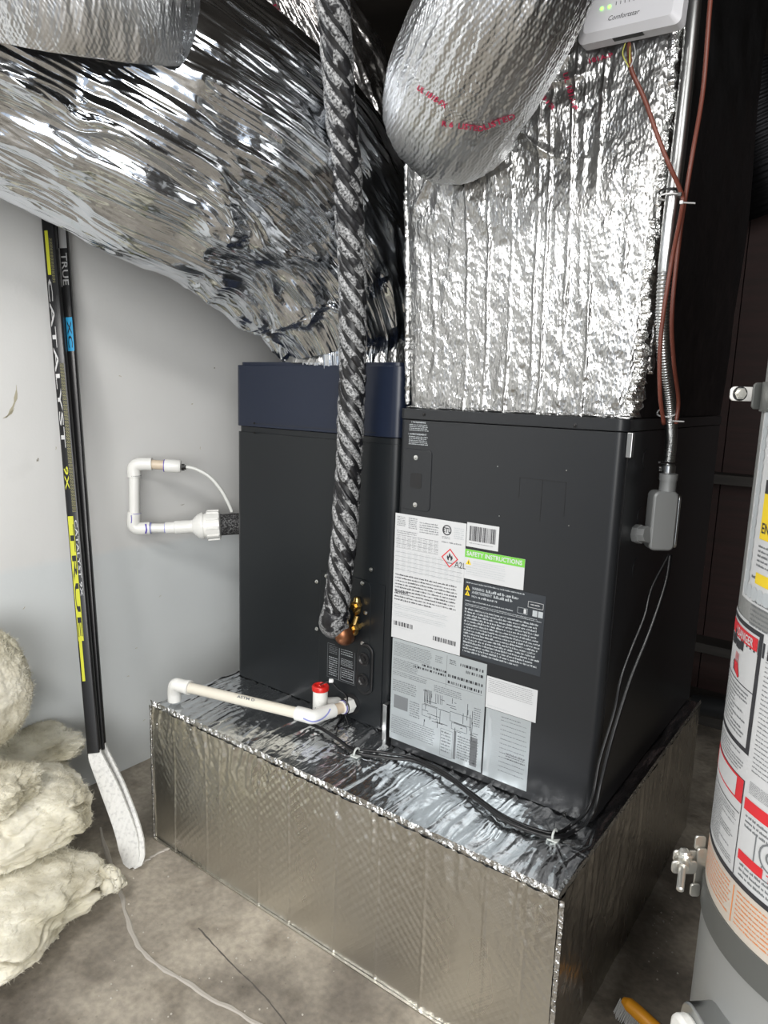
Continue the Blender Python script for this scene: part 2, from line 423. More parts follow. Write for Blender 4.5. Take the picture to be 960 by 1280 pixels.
def d_side(y, z):
    s = .005*(rdg(y*26+fbm(y*5, z*4), z*3)-.5)*np.clip(z/.4, .2, 1)+.0018*fbm(y*60, z*50)+.007*fbm(y*3+5, z*3)
    return s
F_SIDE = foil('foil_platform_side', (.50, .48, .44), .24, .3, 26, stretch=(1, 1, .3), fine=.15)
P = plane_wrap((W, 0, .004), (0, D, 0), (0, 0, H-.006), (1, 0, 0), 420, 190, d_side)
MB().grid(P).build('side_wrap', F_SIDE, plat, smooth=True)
P = plane_wrap((0, 0, .004), (0, D, 0), (0, 0, H-.006), (-1, 0, 0), 160, 80, d_side)[:, ::-1]
MB().grid(P).build('side_wrap', F_BOX, plat, smooth=True)
def d_top(x, y):
    ridge = .0065*(rdg(x*30+1.6*fbm(x*6, y*5)+y*2, y*2.2)-.5)
    fine = .0028*(rdg(x*85+2*fbm(x*9, y*9), y*9)-.5)+.0015*fbm(x*60, y*60)
    e = np.clip(np.minimum(y, 1)/.12, 0, 1)
    lines = 0
    for s0, t0 in ((.80, .1), (.945, .12), (1.06, .1), (.26, .05), (.42, .05)):
        lines = lines+.005*np.exp(-((x-s0-.12*(y-.1))/.004)**2)
    pinch = 0
    for p_ in (at(445, 948, 'z', H), at(692, 1050, 'z', H)):
        dx, dy = x-p_[0], y-p_[1]; r_ = np.hypot(dx, dy); a_ = np.arctan2(dy, dx)
        pinch = pinch+np.exp(-(r_/.10)**2)*(.007*rdg(a_*5+40, r_*8)-.006)
    return (ridge+fine)*(.35+.65*e)+lines+pinch*.8+.004*fbm(x*4, y*4)-.004*(1-e)
P = plane_wrap((0, 0, H), (W, 0, 0), (0, .42, 0), (0, 0, 1), 620, 240, d_top)
MB().grid(P).build('top_wrap', F_TOP, plat, smooth=True)
P = plane_wrap((0, .42, H), (W, 0, 0), (0, D-.42, 0), (0, 0, 1), 160, 90, lambda x, y: d_top(x, y+.42))
MB().grid(P).build('top_wrap', F_TOP, plat, smooth=True)
MB().box((.012, .012, .0), (W-.012, D-.01, H-.014)).build('box_core', M_BLACK, plat)
# pleated crimp along the front and corner edges
def crimp(a, b, out1, out2, n, amp, seed, nm='crimped_seam', wd=.016):
    a, b, out1, out2 = map(lambda q: np.array(q, float), (a, b, out1, out2))
    t = np.linspace(0, 1, n); S = a+(b-a)*t[:, None]
    L = np.linalg.norm(b-a); s = t*L
    rows = []
    for j, (p, q) in enumerate(((-1.2, .0), (-.7, .25), (-.25, .6), (.0, .85), (.35, .7), (.8, .3), (1.3, .0))):
        ph = amp*(rdg(s*95+seed, j*.7)-.5)*1.2+amp*.8*fbm(s*240+seed*3, j*1.3)
        pos = S + (out1*min(p, 0)*-wd if p < 0 else out2*p*wd) + (out1+out2)*(-q*0) 
        pos = S + (out2*(-p)*wd if p < 0 else out1*(-p)*wd) - 0*S
        rows.append(pos + ((out1+out2)/1.414)*(ph[:, None]+.003*q+.001)+ (b-a)/L*(amp*.8*fbm(s*130+seed, j*1.9+7))[:, None])
    MB().grid(np.stack(rows, 1)).build(nm, F_EDGE, plat, smooth=True)
crimp((0, 0, H-.002), (W, 0, H-.002), (0, -1, 0), (0, 0, 1), 900, .0085, 3., wd=.016)
# out2 rows run down the front face, out1 rows run back over the top
crimp((W, 0, .006), (W, 0, H), (0, -1, 0), (1, 0, 0), 300, .003, 9., wd=.010)
crimp((W, 0, H-.002), (W, D, H-.002), (1, 0, 0), (0, 0, 1), 400, .003, 21., wd=.012)
crimp((0, 0, .006), (0, 0, H), (0, -1, 0), (-1, 0, 0), 200, .002, 5., wd=.008)
MB().box((.0, -.007, 0), (W+.004, .0, .0045)).build('bottom_lip', F_BOX, plat)
for px, py in ((196, 905), (238, 912), (292, 936), (207, 1062)):
    c = at(px, py, 'y', -.006); MB().lathe(c, (0, -1, 0), [(0, .004), (.002, .0035), (.003, .001)], 8).build('staple', M_SCREW, plat)

# ------------------------------------------------------------------ cabinets
def rounded_body(mb, x0, x1, y0, y1, z0, z1, r):
    w, h = x1-x0, y1-y0
    return prism(mb, rrect(w, h, r, 8), ((x0+x1)/2, (y0+y1)/2, z0), (1, 0, 0), (0, 1, 0), (0, 0, z1-z0))
FX0, FX1, FY0, FY1, FZ0, FZ1 = .743, 1.356, .286, 1.262, H+.006, 1.458
fur = thing('air_handler_cabinet', 'charcoal air handler cabinet plastered with labels, right-hand of the two cabinets', 'hvac cabinet', ((FX0+FX1)/2, (FY0+FY1)/2, H))
rounded_body(MB(), FX0, FX1, FY0, FY1, FZ0, FZ1-.03, .022).build('body', M_CHAR, fur, smooth=True, angle=30)
rounded_body(MB(), FX0-.003, FX1+.003, FY0-.003, FY1, FZ1-.028, FZ1, .025).build('top_cap', M_CHAR, fur, smooth=True, angle=30, bevel=.002)
rounded_body(MB(), FX0+.006, FX1-.004, FY0+.008, FY1-.01, H, FZ0+.004, .02).build('base_rail', M_BLACK, fur)
# vertical seam strip on right side, knock-outs
MB().box((FX1-.001, FY0+.026, FZ0+.01), (FX1+.0015, FY0+.030, FZ1-.04)).build('side_seam', M_BLACK, fur)
def fpt(px, py, off=0.): return at(px, py, 'y', FY0-off)
XU = np.array([1., 0, 0]); ZU = np.array([0, 0, 1.]); YN = np.array([0, -1., 0])
def screw(parent, c, n, r=.006, m_=None, nm='screw'):
    n = np.array(n, float)
    mb = MB().lathe(c, n, [(0, r), (r*.25, r), (r*.3, r*.62), (r*.9, r*.55), (r, r*.3)], 14)
    return mb.build(nm, m_ or M_SCREW, parent, smooth=True, angle=40)
for p in ((530, 518), (719, 532)): screw(fur, fpt(*p, .003), YN, .005, M_DSCREW)
# pressure access plate with hole and two screws
a = fpt(505, 560); b = fpt(537, 640); c = (fpt(521, 600))
w_ = b[0]-a[0]; h_ = a[2]-b[2]
mb = MB(); prism(mb, rrect(w_, h_, .012), (c[0], FY0, c[2]), XU, ZU, YN*.0025); mb.build('cover_plate', M_CHAR, fur, bevel=.0008)
p = fpt(520, 601, .0025); mb = MB(); prism(mb, rrect(.036, .040, .005), p, XU, ZU, YN*.0008); mb.build('opening', M_BLACK, fur)
for q in ((520, 572), (519, 631)): screw(fur, fpt(*q, .0025), YN, .0065)
# embossed faint rectangle
a = fpt(650, 597); b = fpt(705, 640); e = .0012
for s_ in (((a[0], a[2]), (b[0], a[2])), ((a[0], a[2]), (a[0], a[2]-.05)), ((b[0], a[2]), (b[0], b[2]-.01)), (((a[0]+b[0])/2, a[2]), ((a[0]+b[0])/2, b[2]-.03))):
    (xa, za), (xb, zb) = s_
    MB().box((min(xa, xb)-.0006, FY0-.0007, min(za, zb)-.0006), (max(xa, xb)+.0006, FY0, max(za, zb)+.0006)).build('knockout_edge', M_BLACK, fur)
for q in ((622, 583), (624, 645), (711, 657), (708, 588)):
    MB().lathe(fpt(*q, 0), YN, [(0, .0017), (.0008, .001)], 8).build('rivet', M_SCREW, fur)
# small screws at the right bottom of the door
for q in ((706, 1017),): screw(fur, fpt(*q, 0), YN, .006, M_DSCREW)

class Label:
    """flat label on a plane facing n; local coords a (right), b (down) in 0..1"""
    def __init__(s, parent, tl, tr, br, bl, base, name='label', lab=None, off=.0, z=0):
        P = [fpt(*q) for q in (tl, tr, br, bl)]
        x0 = (P[0][0]+P[3][0])/2; x1 = (P[1][0]+P[2][0])/2; z1 = (P[0][2]+P[1][2])/2; z0 = (P[2][2]+P[3][2])/2
        s.x0, s.x1, s.z0, s.z1 = x0, x1, z0, z1; s.w = x1-x0; s.h = z1-z0; s.y = FY0-.0008-z*.0005
        s.o = MB().box((x0, s.y, z0), (x1, FY0, z1)).build(name, base, parent)
        if lab: s.o['label'] = lab
        s.base = s.o; s.ms = {}
    def pt(s, a, b, lift=.0004): return np.array([s.x0+a*s.w, s.y-lift, s.z1-b*s.h])
    def mb(s, m_):
        if m_.name not in s.ms: s.ms[m_.name] = (MB(), m_)
        return s.ms[m_.name][0]
    def rect(s, a0, b0, a1, b1, m_, lift=.0004):
        s.mb(m_).quad(s.pt(a0, b1, lift), s.pt(a1, b1, lift), s.pt(a1, b0, lift), s.pt(a0, b0, lift))
    def frame(s, a0, b0, a1, b1, m_, t=.0008):
        ta, tb = t/s.w, t/s.h
        s.rect(a0, b0, a1, b0+tb, m_); s.rect(a0, b1-tb, a1, b1, m_); s.rect(a0, b0, a0+ta, b1, m_); s.rect(a1-ta, b0, a1, b1, m_)
    def words(s, a0, b0, a1, b1, n, m_, fill=.55, seed=0, last=1., wl_=.05):
        R = random.Random(seed); pitch = (b1-b0)/n; lh = pitch*fill; cw = max(lh*s.h*.50, .0011)/s.w
        for i in range(n):
            a = a0; end = a0+(a1-a0)*(last if i == n-1 else 1)*R.uniform(.93, 1); y = b0+pitch*i
            while a < end-cw:
                for k in range(R.choice((1, 2, 3, 4, 5, 6, 8))):
                    if a > end-cw: break
                    top = 0 if R.random() < .35 else .28
                    if R.random() < .5: s.rect(a, y+lh*top, a+cw*.78, y+lh, m_)
                    else:
                        s.rect(a, y+lh*top, a+cw*.3, y+lh, m_); s.rect(a+cw*.3, y+lh*(.28 if R.random() < .5 else .75), a+cw*.8, y+lh*R.choice((.55, 1.)), m_)
                    a += cw
                a += cw*.7
    def text(s, t, a, b, w, h, m_, bold=0., shear=0.):
        add_text(s.mb(m_), t, s.pt(a, b+h, .0006), XU, ZU, w*s.w if w else None, h*s.h, shear, bold)
    def bars(s, a0, b0, a1, b1, m_, seed=0, step=.012):
        R = random.Random(seed); a = a0
        while a < a1:
            w = R.choice((1, 1, 2, 3))*step*.5; s.rect(a, b0, min(a+w, a1), b1, m_); a += w+R.choice((1, 1, 2))*step*.5
    def tri(s, a, b, w, m_, ink=None):
        h = w*s.w/s.h; s.mb(m_).add([s.pt(a-w/2, b+h*.9, .0006), s.pt(a+w/2, b+h*.9, .0006), s.pt(a, b, .0006)], [(0, 1, 2)])
        if ink: s.rect(a-w*.06, b+h*.35, a+w*.06, b+h*.78, ink, .0009)
    def done(s):
        for k, (mb, m_) in s.ms.items(): tag(mb.build('print', m_, s.o), kind='stuff')

L = Label(fur, (494, 640), (581, 655), (577, 820), (490, 796), M_WHITE, 'rating_label', 'white rating label')
L.words(.03, .02, .16, .10, 6, M_INKG, seed=1, wl_=.05); L.words(.2, .02, .33, .11, 6, M_INKG, seed=2); L.words(.36, .04, .64, .13, 5, M_INKG, seed=3); L.words(.03, .13, .34, .16, 2, M_INKG, seed=30)
for q in range(8): L.words(.03+q*.078, .165, .095+q*.078, .27, 9, M_INKG, seed=10+q, fill=.35, wl_=.05)
for q in range(11): L.words(.03+q*.088, .285, .09+q*.088, .455, 15, M_LGREY, seed=40+q, fill=.4, wl_=.06)
for q in range(9): L.rect(.02, .165+q*.034, .63 if q < 4 else .98, .1665+q*.034, M_INKG)
cc = (.745, .07); r_ = .062
ring = [L.pt(cc[0]+r_*math.cos(t), cc[1]+r_*L.w/L.h*math.sin(t), .0005) for t in np.linspace(0, 2*math.pi, 24, endpoint=False)]
ring2 = [L.pt(cc[0]+r_*.78*math.cos(t), cc[1]+r_*.78*L.w/L.h*math.sin(t), .0005) for t in np.linspace(0, 2*math.pi, 24, endpoint=False)]
L.mb(M_INK).add(ring+ring2, [(i, i+24, (i+1) % 24+24, (i+1) % 24) for i in range(24)])
L.text('ETL', .695, .052, .10, .036, M_INK, bold=.03)
L.words(.68, .118, .80, .14, 2, M_INKG, seed=5); L.words(.84, .04, .98, .13, 6, M_LGREY, seed=6)
L.words(.68, .155, .97, .175, 1, M_INKG, seed=7)
# flame diamond
d0 = (.80, .275); hw = .115; hh = hw*L.w/L.h
o1 = [L.pt(d0[0], d0[1]-hh, .0005), L.pt(d0[0]+hw, d0[1], .0005), L.pt(d0[0], d0[1]+hh, .0005), L.pt(d0[0]-hw, d0[1], .0005)]
o2 = [L.pt(d0[0], d0[1]-hh*.84, .0005), L.pt(d0[0]+hw*.84, d0[1], .0005), L.pt(d0[0], d0[1]+hh*.84, .0005), L.pt(d0[0]-hw*.84, d0[1], .0005)]
L.mb(M_REDP).add(o1+o2, [(i, (i+1) % 4, (i+1) % 4+4, i+4) for i in range(4)])
fp = [(-.028, .022), (-.04, .0), (-.03, -.018), (-.018, -.004), (-.006, -.04), (.012, -.02), (.02, -.008), (.03, -.02), (.042, .004), (.028, .022), (.012, .026), (.014, .01), (.0, -.006), (-.012, .012), (-.01, .026)]
L.mb(M_INK).add([L.pt(d0[0]+a_, d0[1]+b_*.9-.005, .0007) for a_, b_ in fp], [tuple(range(len(fp)))[::-1]])
L.rect(d0[0]-.05, d0[1]+.035, d0[0]+.05, d0[1]+.040, M_INK)
L.text('A2L', .87, .29, .15, .045, M_INK)
L.words(.03, .475, .97, .70, 9, M_INK, seed=8, fill=.5, wl_=.07, last=.6)
L.text('WARNING', .03, .612, .20, .013, M_INK, bold=.05)
L.words(.03, .72, .85, .765, 3, M_LGREY, seed=9, fill=.4); L.words(.03, .78, .8, .825, 3, M_LGREY, seed=19, fill=.4)
L.bars(.03, .86, .32, .895, M_INK, 3, .012); L.bars(.62, .90, .94, .935, M_INK, 4, .012)
L.words(.03, .905, .3, .915, 1, M_LGREY, seed=29)
L.done()
L = Label(fur, (584, 653), (624, 658), (623, 689), (583, 683), M_WHITE, 'barcode_label', 'white barcode label')
L.bars(.09, .13, .92, .74, M_INK, 8, .018); L.words(.1, .82, .9, .88, 1, M_INKG, seed=1, wl_=.06); L.done()
L = Label(fur, (582, 686), (657, 699), (654, 736), (580, 724), M_WHITE, 'safety_label', 'white label with green safety header', z=1)
L.rect(0, 0, 1, .27, M_GREEN, .0003); L.text('SAFETY INSTRUCTIONS', .03, .055, .93, .155, M_WHITE, bold=.025)
L.tri(.07, .32, .10, M_YEL, M_INK)
L.words(.15, .36, .72, .56, 3, M_LGREY, seed=1, fill=.4); L.words(.03, .58, .72, .88, 4, M_LGREY, seed=2, fill=.4)
L.done()
L = Label(fur, (580, 725), (681, 744), (677, 848), (578, 817), M_DLAB, 'warning_label', 'dark warning label with grey text')
L.words(.02, .02, .80, .05, 1, M_LGREY, seed=1)
L.rect(.005, .05, .075, .21, M_INK); L.tri(.042, .065, .065, M_YEL, M_INK); L.tri(.042, .135, .065, M_YEL, M_INK)
L.text('WARNING:', .10, .075, .16, .035, M_LGREY, bold=.02); L.text('AVERTISSEMENT', .10, .125, .26, .035, M_LGREY, bold=.02)
L.words(.28, .075, .70, .115, 1, M_LGREY, seed=2, fill=.9); L.words(.38, .125, .62, .165, 1, M_LGREY, seed=2, fill=.9)
L.words(.10, .18, .45, .215, 1, M_LGREY, seed=3, fill=.9)
L.frame(.80, .10, .98, .175, M_WHITE, .001); L.words(.83, .125, .95, .155, 1, M_WHITE, seed=5)
L.frame(.68, .20, .80, .275, M_LGREY, .0008); L.rect(.755, .21, .785, .265, M_WHITE)
L.rect(.86, .20, .915, .275, M_LGREY); L.rect(.925, .20, .98, .275, M_LGREY)
L.words(.02, .255, .66, .285, 1, M_LGREY, seed=7); L.words(.02, .30, .98, .34, 2, M_LGREY, seed=8, fill=.6)
L.words(.02, .36, .98, .96, 15, M_LGREY, seed=9, fill=.62, wl_=.06, last=.75)
L.done()
L = Label(fur, (490, 797), (607, 829), (603, 967), (488, 921), M_SILV, 'wiring_label', 'silver wiring diagram label')
L.words(.02, .03, .45, .17, 9, M_INKG, seed=1, fill=.5, wl_=.04); L.words(.48, .05, .56, .12, 4, M_INKG, seed=11)
L.rect(.60, .02, .603, .32, M_INKG)
L.words(.63, .05, .70, .1, 3, M_INK, seed=14); L.bars(.74, .06, .97, .085, M_INK, 1, .016); L.bars(.80, .11, .97, .135, M_INK, 2, .016)
L.bars(.34, .17, .60, .19, M_INK, 21, .016); L.bars(.25, .205, .6, .225, M_INK, 22, .016)
L.bars(.62, .19, .97, .215, M_INK, 23, .014); L.bars(.62, .25, .97, .275, M_INK, 24, .014)
L.words(.02, .19, .30, .29, 6, M_INKG, seed=2, wl_=.04); L.words(.02, .31, .42, .36, 3, M_INKG, seed=3, wl_=.04); L.rect(.01, .29, .97, .293, M_INKG)
L.words(.48, .33, .78, .40, 4, M_INKG, seed=4, wl_=.03)
R = random.Random(5)
for q in range(34):
    a_ = .36+.55*R.random(); b_ = .40+.30*R.random(); l_ = R.uniform(.02, .16)
    if q % 2: L.rect(a_, b_, a_+.004, min(b_+l_, .76), M_INK)
    else: L.rect(a_, b_, min(a_+l_, .95), b_+.004, M_INK)
for q in range(5): L.rect(.38+q*.017, .40, .386+q*.017, .53, M_INK)
for q in range(5): L.rect(.50+q*.017, .41, .505+q*.017, .50, M_INKG)
L.frame(.36, .55, .52, .66, M_INK); L.frame(.66, .53, .88, .62, M_INK); L.frame(.68, .63, .84, .69, M_INK)
L.words(.90, .42, .97, .60, 9, M_INKG, seed=6); L.words(.02, .40, .30, .52, 6, M_INKG, seed=7, wl_=.04)
L.rect(.04, .55, .20, .68, M_INKG); L.words(.22, .56, .34, .72, 7, M_INKG, seed=8)
L.frame(.57, .72, .70, .98, M_INKG); L.words(.58, .74, .69, .95, 7, M_INKG, seed=9); L.rect(.71, .70, .735, .97, M_INKG)
L.words(.75, .73, .97, .96, 9, M_INKG, seed=12); L.rect(.88, .70, .95, .97, M_INKG)
L.words(.02, .76, .52, .95, 9, M_INKG, seed=13, fill=.4, last=.5)
L.done()
L = Label(fur, (609, 845), (672, 862), (670, 904), (607, 883), M_WHITE, 'code_label', 'white label above the silver specification film', z=1)
L.words(.04, .06, .96, .52, 8, M_INKG, seed=1, fill=.35); L.words(.04, .9, .5, .94, 1, M_LGREY, seed=2); L.done()
L = Label(fur, (607, 884), (663, 902), (659, 990), (604, 968), M_SILV, 'specification_label', 'silver specification label')
L.words(.35, .10, .95, .90, 12, M_INKG, seed=1, fill=.18); L.rect(.08, .12, .14, .9, M_LGREY)
L.words(.18, .15, .45, .85, 22, M_LGREY, seed=3, fill=.5); L.words(.35, .05, .8, .08, 1, M_INKG, seed=5); L.words(.5, .55, .95, .66, 3, M_INKG, seed=6)
L.done()
# small printed warning by the top-left corner (printed straight on the door)
a = fpt(511, 526); b = fpt(535, 558)
class Bare(Label):
    def __init__(s, parent, a, b, plane):
        s.x0, s.x1, s.z1, s.z0 = a[0], b[0], a[2], b[2]; s.w = s.x1-s.x0; s.h = s.z1-s.z0; s.y = plane-.0002; s.o = parent; s.ms = {}
L = Bare(fur, a, b, FY0)
L.text('! WARNING', .15, .0, .7, .075, M_LGREY, bold=.02); L.words(.05, .12, 1, .42, 4, M_LGREY, seed=1, fill=.6, wl_=.13); L.text('! AVERTISSEMENT', .02, .50, .9, .07, M_LGREY, bold=.02)
L.words(.05, .62, 1, 1, 5, M_LGREY, seed=2, fill=.6, wl_=.13); L.done()
# knock-outs on the right side, a bright bracket by the front top
for zz in (1.36, 1.22, 1.09):
    MB().lathe((FX1, FY0+.17, zz), XU, [(0, .026), (.0015, .026), (.0015, .023)], 24).build('knockout', M_CHAR, fur, smooth=True, angle=30)
MB().box((FX1, FY0+.012, FZ1-.085), (FX1+.012, FY0+.03, FZ1-.03)).build('corner_bracket', M_STEEL, fur, bevel=.001)

# --- coil cabinet (left)
CX0, CX1, CY0, CY1, CZ0 = .015, .702, .345, 1.20, H+.004
ZN = 1.370; CZ1 = 1.573
coil = thing('coil_cabinet', 'black coil cabinet with a navy top section beside the white wall', 'hvac cabinet', ((CX0+CX1)/2, (CY0+CY1)/2, H))
rounded_body(MB(), CX0, CX1, CY0, CY1, CZ0, ZN-.018, .03).build('body', M_COIL, coil, smooth=True, angle=30)
rounded_body(MB(), CX0+.004, CX1-.004, CY0+.006, CY1-.004, ZN-.022, ZN, .03).build('rim', M_COIL, coil, smooth=True, angle=30)
u = rounded_body(MB(), CX0-.002, CX1+.004, CY0-.003, CY1, ZN+.002, CZ1, .032).build('upper_casing', M_NAVY, coil, smooth=True, angle=30, bevel=.0015)
u['label'] = 'navy blue upper casing'
rounded_body(MB(), CX0+.01, CX1-.01, CY0+.008, CY1-.01, CZ1-.002, CZ1+.010, .028).build('top_flange', M_NAVY, coil)
rounded_body(MB(), CX0+.006, CX1-.006, CY0+.006, CY1-.01, H, CZ0+.006, .03).build('base_rail', M_BLACK, coil)
def cpt(px, py, off=0.): return at(px, py, 'y', CY0-off)
for q in ((318, 529), (318, 541)): screw(coil, cpt(*q, .003), YN, .004, M_DSCREW)
MB().box((CX0+.07, CY0-.0035, ZN+.012), (CX1-.08, CY0-.002, ZN+.014)).build('seam_line', M_BLACK, coil)
# lower-right service panel
a = cpt(401, 713); b = cpt(479, 905)
sp = MB().box((a[0], CY0-.003, CZ0+.006), (CX1-.030, CY0, a[2])).build('service_panel', M_COIL, coil, bevel=.0012)
mb = MB(); c = cpt(440, 768); 
prism(mb, rrect(.15, .24, .03), c, XU, ZU, YN*.0045); mb.build('pipe_plate', M_COIL, coil, bevel=.001)
for q in ((396, 727), (408, 720), (464, 712), (453, 729), (457, 766), (396, 786), (409, 791), (453, 804)):
    screw(coil, cpt(*q, .0045), YN, .0062)
# spec label on the panel
L = Bare(coil, cpt(410, 803, .003), cpt(443, 857, .003), CY0-.0035)
L.frame(0, 0, 1, 1, M_INKG, .001); L.rect(.42, 0, .45, 1, M_INKG); L.words(.06, .05, .38, .3, 5, M_INKG, seed=1, fill=.5, wl_=.2); L.words(.06, .38, .38, .95, 9, M_LGREY, seed=2, fill=.45, wl_=.2)
L.words(.5, .05, .95, .25, 3, M_LGREY, seed=3, fill=.4, wl_=.2); L.words(.5, .33, .95, .55, 5, M_LGREY, seed=4, fill=.4, wl_=.2); L.frame(.5, .6, .97, .95, M_LGREY, .001); L.words(.55, .65, .95, .9, 4, M_LGREY, seed=5, fill=.45, wl_=.2)
L.done()
# twin grommet plate
c = cpt(457, 836, .003)
mb = MB(); prism(mb, rrect(.062, .165, .030), c, XU, ZU, YN*.006); gp = mb.build('grommet_plate', M_BLACK, coil, smooth=True, angle=30, bevel=.002)
mb = MB(); prism(mb, rrect(.046, .146, .022), c+YN*.006, XU, ZU, YN*.003); mb.build('grommet_face', M_COIL, gp, bevel=.001)
for dz in (.034, -.034):
    mb = MB().lathe(c+YN*.009+ZU*dz, YN, [(0, .021), (.004, .021), (.005, .017), (.001, .013), (.001, .007), (.004, .006)], 24); mb.build('grommet', M_RUB, gp, smooth=True, angle=35)
# bright mounting strap between the cabinets
a = at(484, 885, 'y', .36); MB().box((CX1+.008, .30, H), (CX1+.022, .33, H+.115)).build('corner_strap', M_STEEL, coil, bevel=.001)

# ------------------------------------------------------------------ plenum above the air handler
plen = thing('supply_plenum', 'tall foil-wrapped plenum rising from the labelled cabinet', 'duct', ((FX0+FX1)/2, .8, FZ1))
PB = [(.752, .31), (1.358, .31)]; ZT = 2.79
z_b = FZ1+.001
nU, nV = 420, 620
U, V = np.meshgrid(np.linspace(0, 1, nU), np.linspace(0, 1, nV), indexing='ij')
zz = z_b+V*(ZT-z_b); fl_ = np.clip((zz-z_b)/.55, 0, 1)
xl = .752-.028*fl_; xr = 1.356+.022*fl_-.01*np.clip((zz-2.1)/.3, 0, 1)
X = xl+(xr-xl)*U
rmask = (vn(X*3, zz*3, 5)>.1)
top_c = np.clip((zz-2.02)/.2, 0, 1)
d = .0045*(rdg(X*34+1.5*fbm(X*5, zz*3), zz*5)-.5)*(1-.6*top_c)+.0048*fbm(X*44, zz*34, 1, 3)+.008*fbm(X*5, zz*4, 3)
for s0 in (.93, .985, 1.045, 1.11, 1.135, 1.185, 1.245):
    d = d+.008*np.exp(-((X-s0-.012*fbm(zz*5, s0*7))/.0045)**2)*vn(zz*7, s0*40)
# tape collar wrinkles round the branch duct's mouth
mc_ = at(600, 142, 'y', .30); cx_, cz_ = mc_[0], mc_[2]
rr = np.hypot(X-cx_, zz-cz_); aa = np.arctan2(zz-cz_, X-cx_)
d = d+np.exp(-((rr-.17)/.10)**2)*(.022+.020*(rdg(aa*6+30, rr*9)-.5))
d = d-.006*np.exp(-(((zz-2.02)-.05*(X-1.2))/.10)**2)*np.clip((X-1.15)/.05, 0, 1)*0
edge = np.minimum(U, 1-U)*(xr-xl); d = d*np.clip(edge/.03, .25, 1)
d = np.clip(d, -.018, .06)
Yp = .31-.018*fl_ - d + .02*np.exp(-edge/.012)
P = np.stack([X, Yp, zz], -1)
MB().grid(P).build('front_wrap', F_PLEN, plen, smooth=True)
# right side (foil, dark reflection put into its colour) and left side
F_PSIDE = foil('foil_plenum_side_shaded', (.045, .045, .048), .45, .35, 22, fine=.1)
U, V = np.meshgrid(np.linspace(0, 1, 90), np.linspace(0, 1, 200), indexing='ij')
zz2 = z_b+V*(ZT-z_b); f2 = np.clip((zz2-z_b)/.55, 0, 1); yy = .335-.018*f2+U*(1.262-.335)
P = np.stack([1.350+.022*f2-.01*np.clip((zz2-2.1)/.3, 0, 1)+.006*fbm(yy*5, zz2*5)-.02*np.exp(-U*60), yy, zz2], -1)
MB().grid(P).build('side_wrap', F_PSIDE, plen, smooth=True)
P = np.stack([.752-.028*f2+.005*fbm(yy*5, zz2*5, 7.), yy, zz2], -1)[:, ::-1]
MB().grid(P).build('side_wrap', F_PLEN, plen, smooth=True)
MB().box((.76, 1.25, z_b), (1.35, 1.262, ZT)).build('back_panel', M_BLACK, plen)
# crumpled tape along the front right edge
def crumple_strip(pts, wd, amp, n, rows, seed, m_, parent, nm):
    S = spline(pts, n); T, N_, B_ = frames(S); s = np.linspace(0, 1, n)*np.linalg.norm(np.diff(S, axis=0), axis=1).sum()
    th = np.linspace(0, 2*math.pi, rows, endpoint=True); out = []
    for j, t in enumerate(th):
        jj = j % (rows-1)
        r_ = wd*(1+.55*fbm(s*22+seed, jj*.9, 2., 4)*1.5)+amp*(rdg(s*60+seed, jj*1.7)-.5)
        out.append(S+(np.cos(t)*N_*r_[:, None]+np.sin(t)*B_*r_[:, None]))
    o = MB().grid(np.stack(out, 1)).build(nm, m_, parent, smooth=True); return o
crumple_strip([(1.350, .33, z_b+.004), (1.360, .33, z_b+.2), (1.368, .325, z_b+.45), (1.370, .32, z_b+.75), (1.36, .32, 2.55)], .017, .011, 420, 15, 4., F_EDGE, plen, 'corner_tape')
crumple_strip([(1.366, .37, z_b+.1), (1.376, .37, z_b+.3), (1.385, .365, z_b+.55), (1.38, .36, 2.5)], .012, .006, 240, 11, 14., F_DARK, plen, 'corner_tape')
crumple_strip([(.745, .318, z_b+.01), (.735, .315, z_b+.3), (.726, .31, z_b+.6), (.724, .31, 2.3)], .008, .006, 300, 9, 8., F_PLEN, plen, 'corner_tape')
crumple_strip([(.75, .312, z_b+.003), (.95, .31, z_b+.003), (1.15, .31, z_b+.003), (1.355, .312, z_b+.003)], .005, .004, 300, 9, 18., F_PLEN, plen, 'bottom_tape')

# ------------------------------------------------------------------ flexible ducts
def sweep(path_pts, radii, ns, nt, disp, sq=None):
    S = spline(path_pts, ns); T, N_, B_ = frames(S)
    r = np.interp(np.linspace(0, 1, ns), np.linspace(0, 1, len(radii)), radii)
    seg = np.concatenate([[0], np.cumsum(np.linalg.norm(np.diff(S, axis=0), axis=1))])
    th = np.linspace(0, 2*math.pi, nt)
    s2, t2 = np.meshgrid(seg, th, indexing='ij')
    # periodic coordinates on the circle
    cx2, sx2 = np.cos(t2), np.sin(t2)
    dd = disp(s2, t2, cx2, sx2)
    rr2 = r[:, None]+dd
    P = S[:, None]+rr2[..., None]*(cx2[..., None]*N_[:, None]+sx2[..., None]*B_[:, None])
    return P
big = thing('flexible_duct', 'huge crinkled silver foil duct bulging down onto the navy cabinet', 'duct', (.36, .60, CZ1+.01))
pth = [(-.04, -1.9, 2.50), (-.03, -1.2, 2.44), (-.01, -.62, 2.36), pd(75, 80, 1.72), pd(205, 150, 1.85), pd(325, 228, 2.02), (.315, .47, 1.90), (.355, .585, 1.70), (.36, .60, CZ1+.012)]
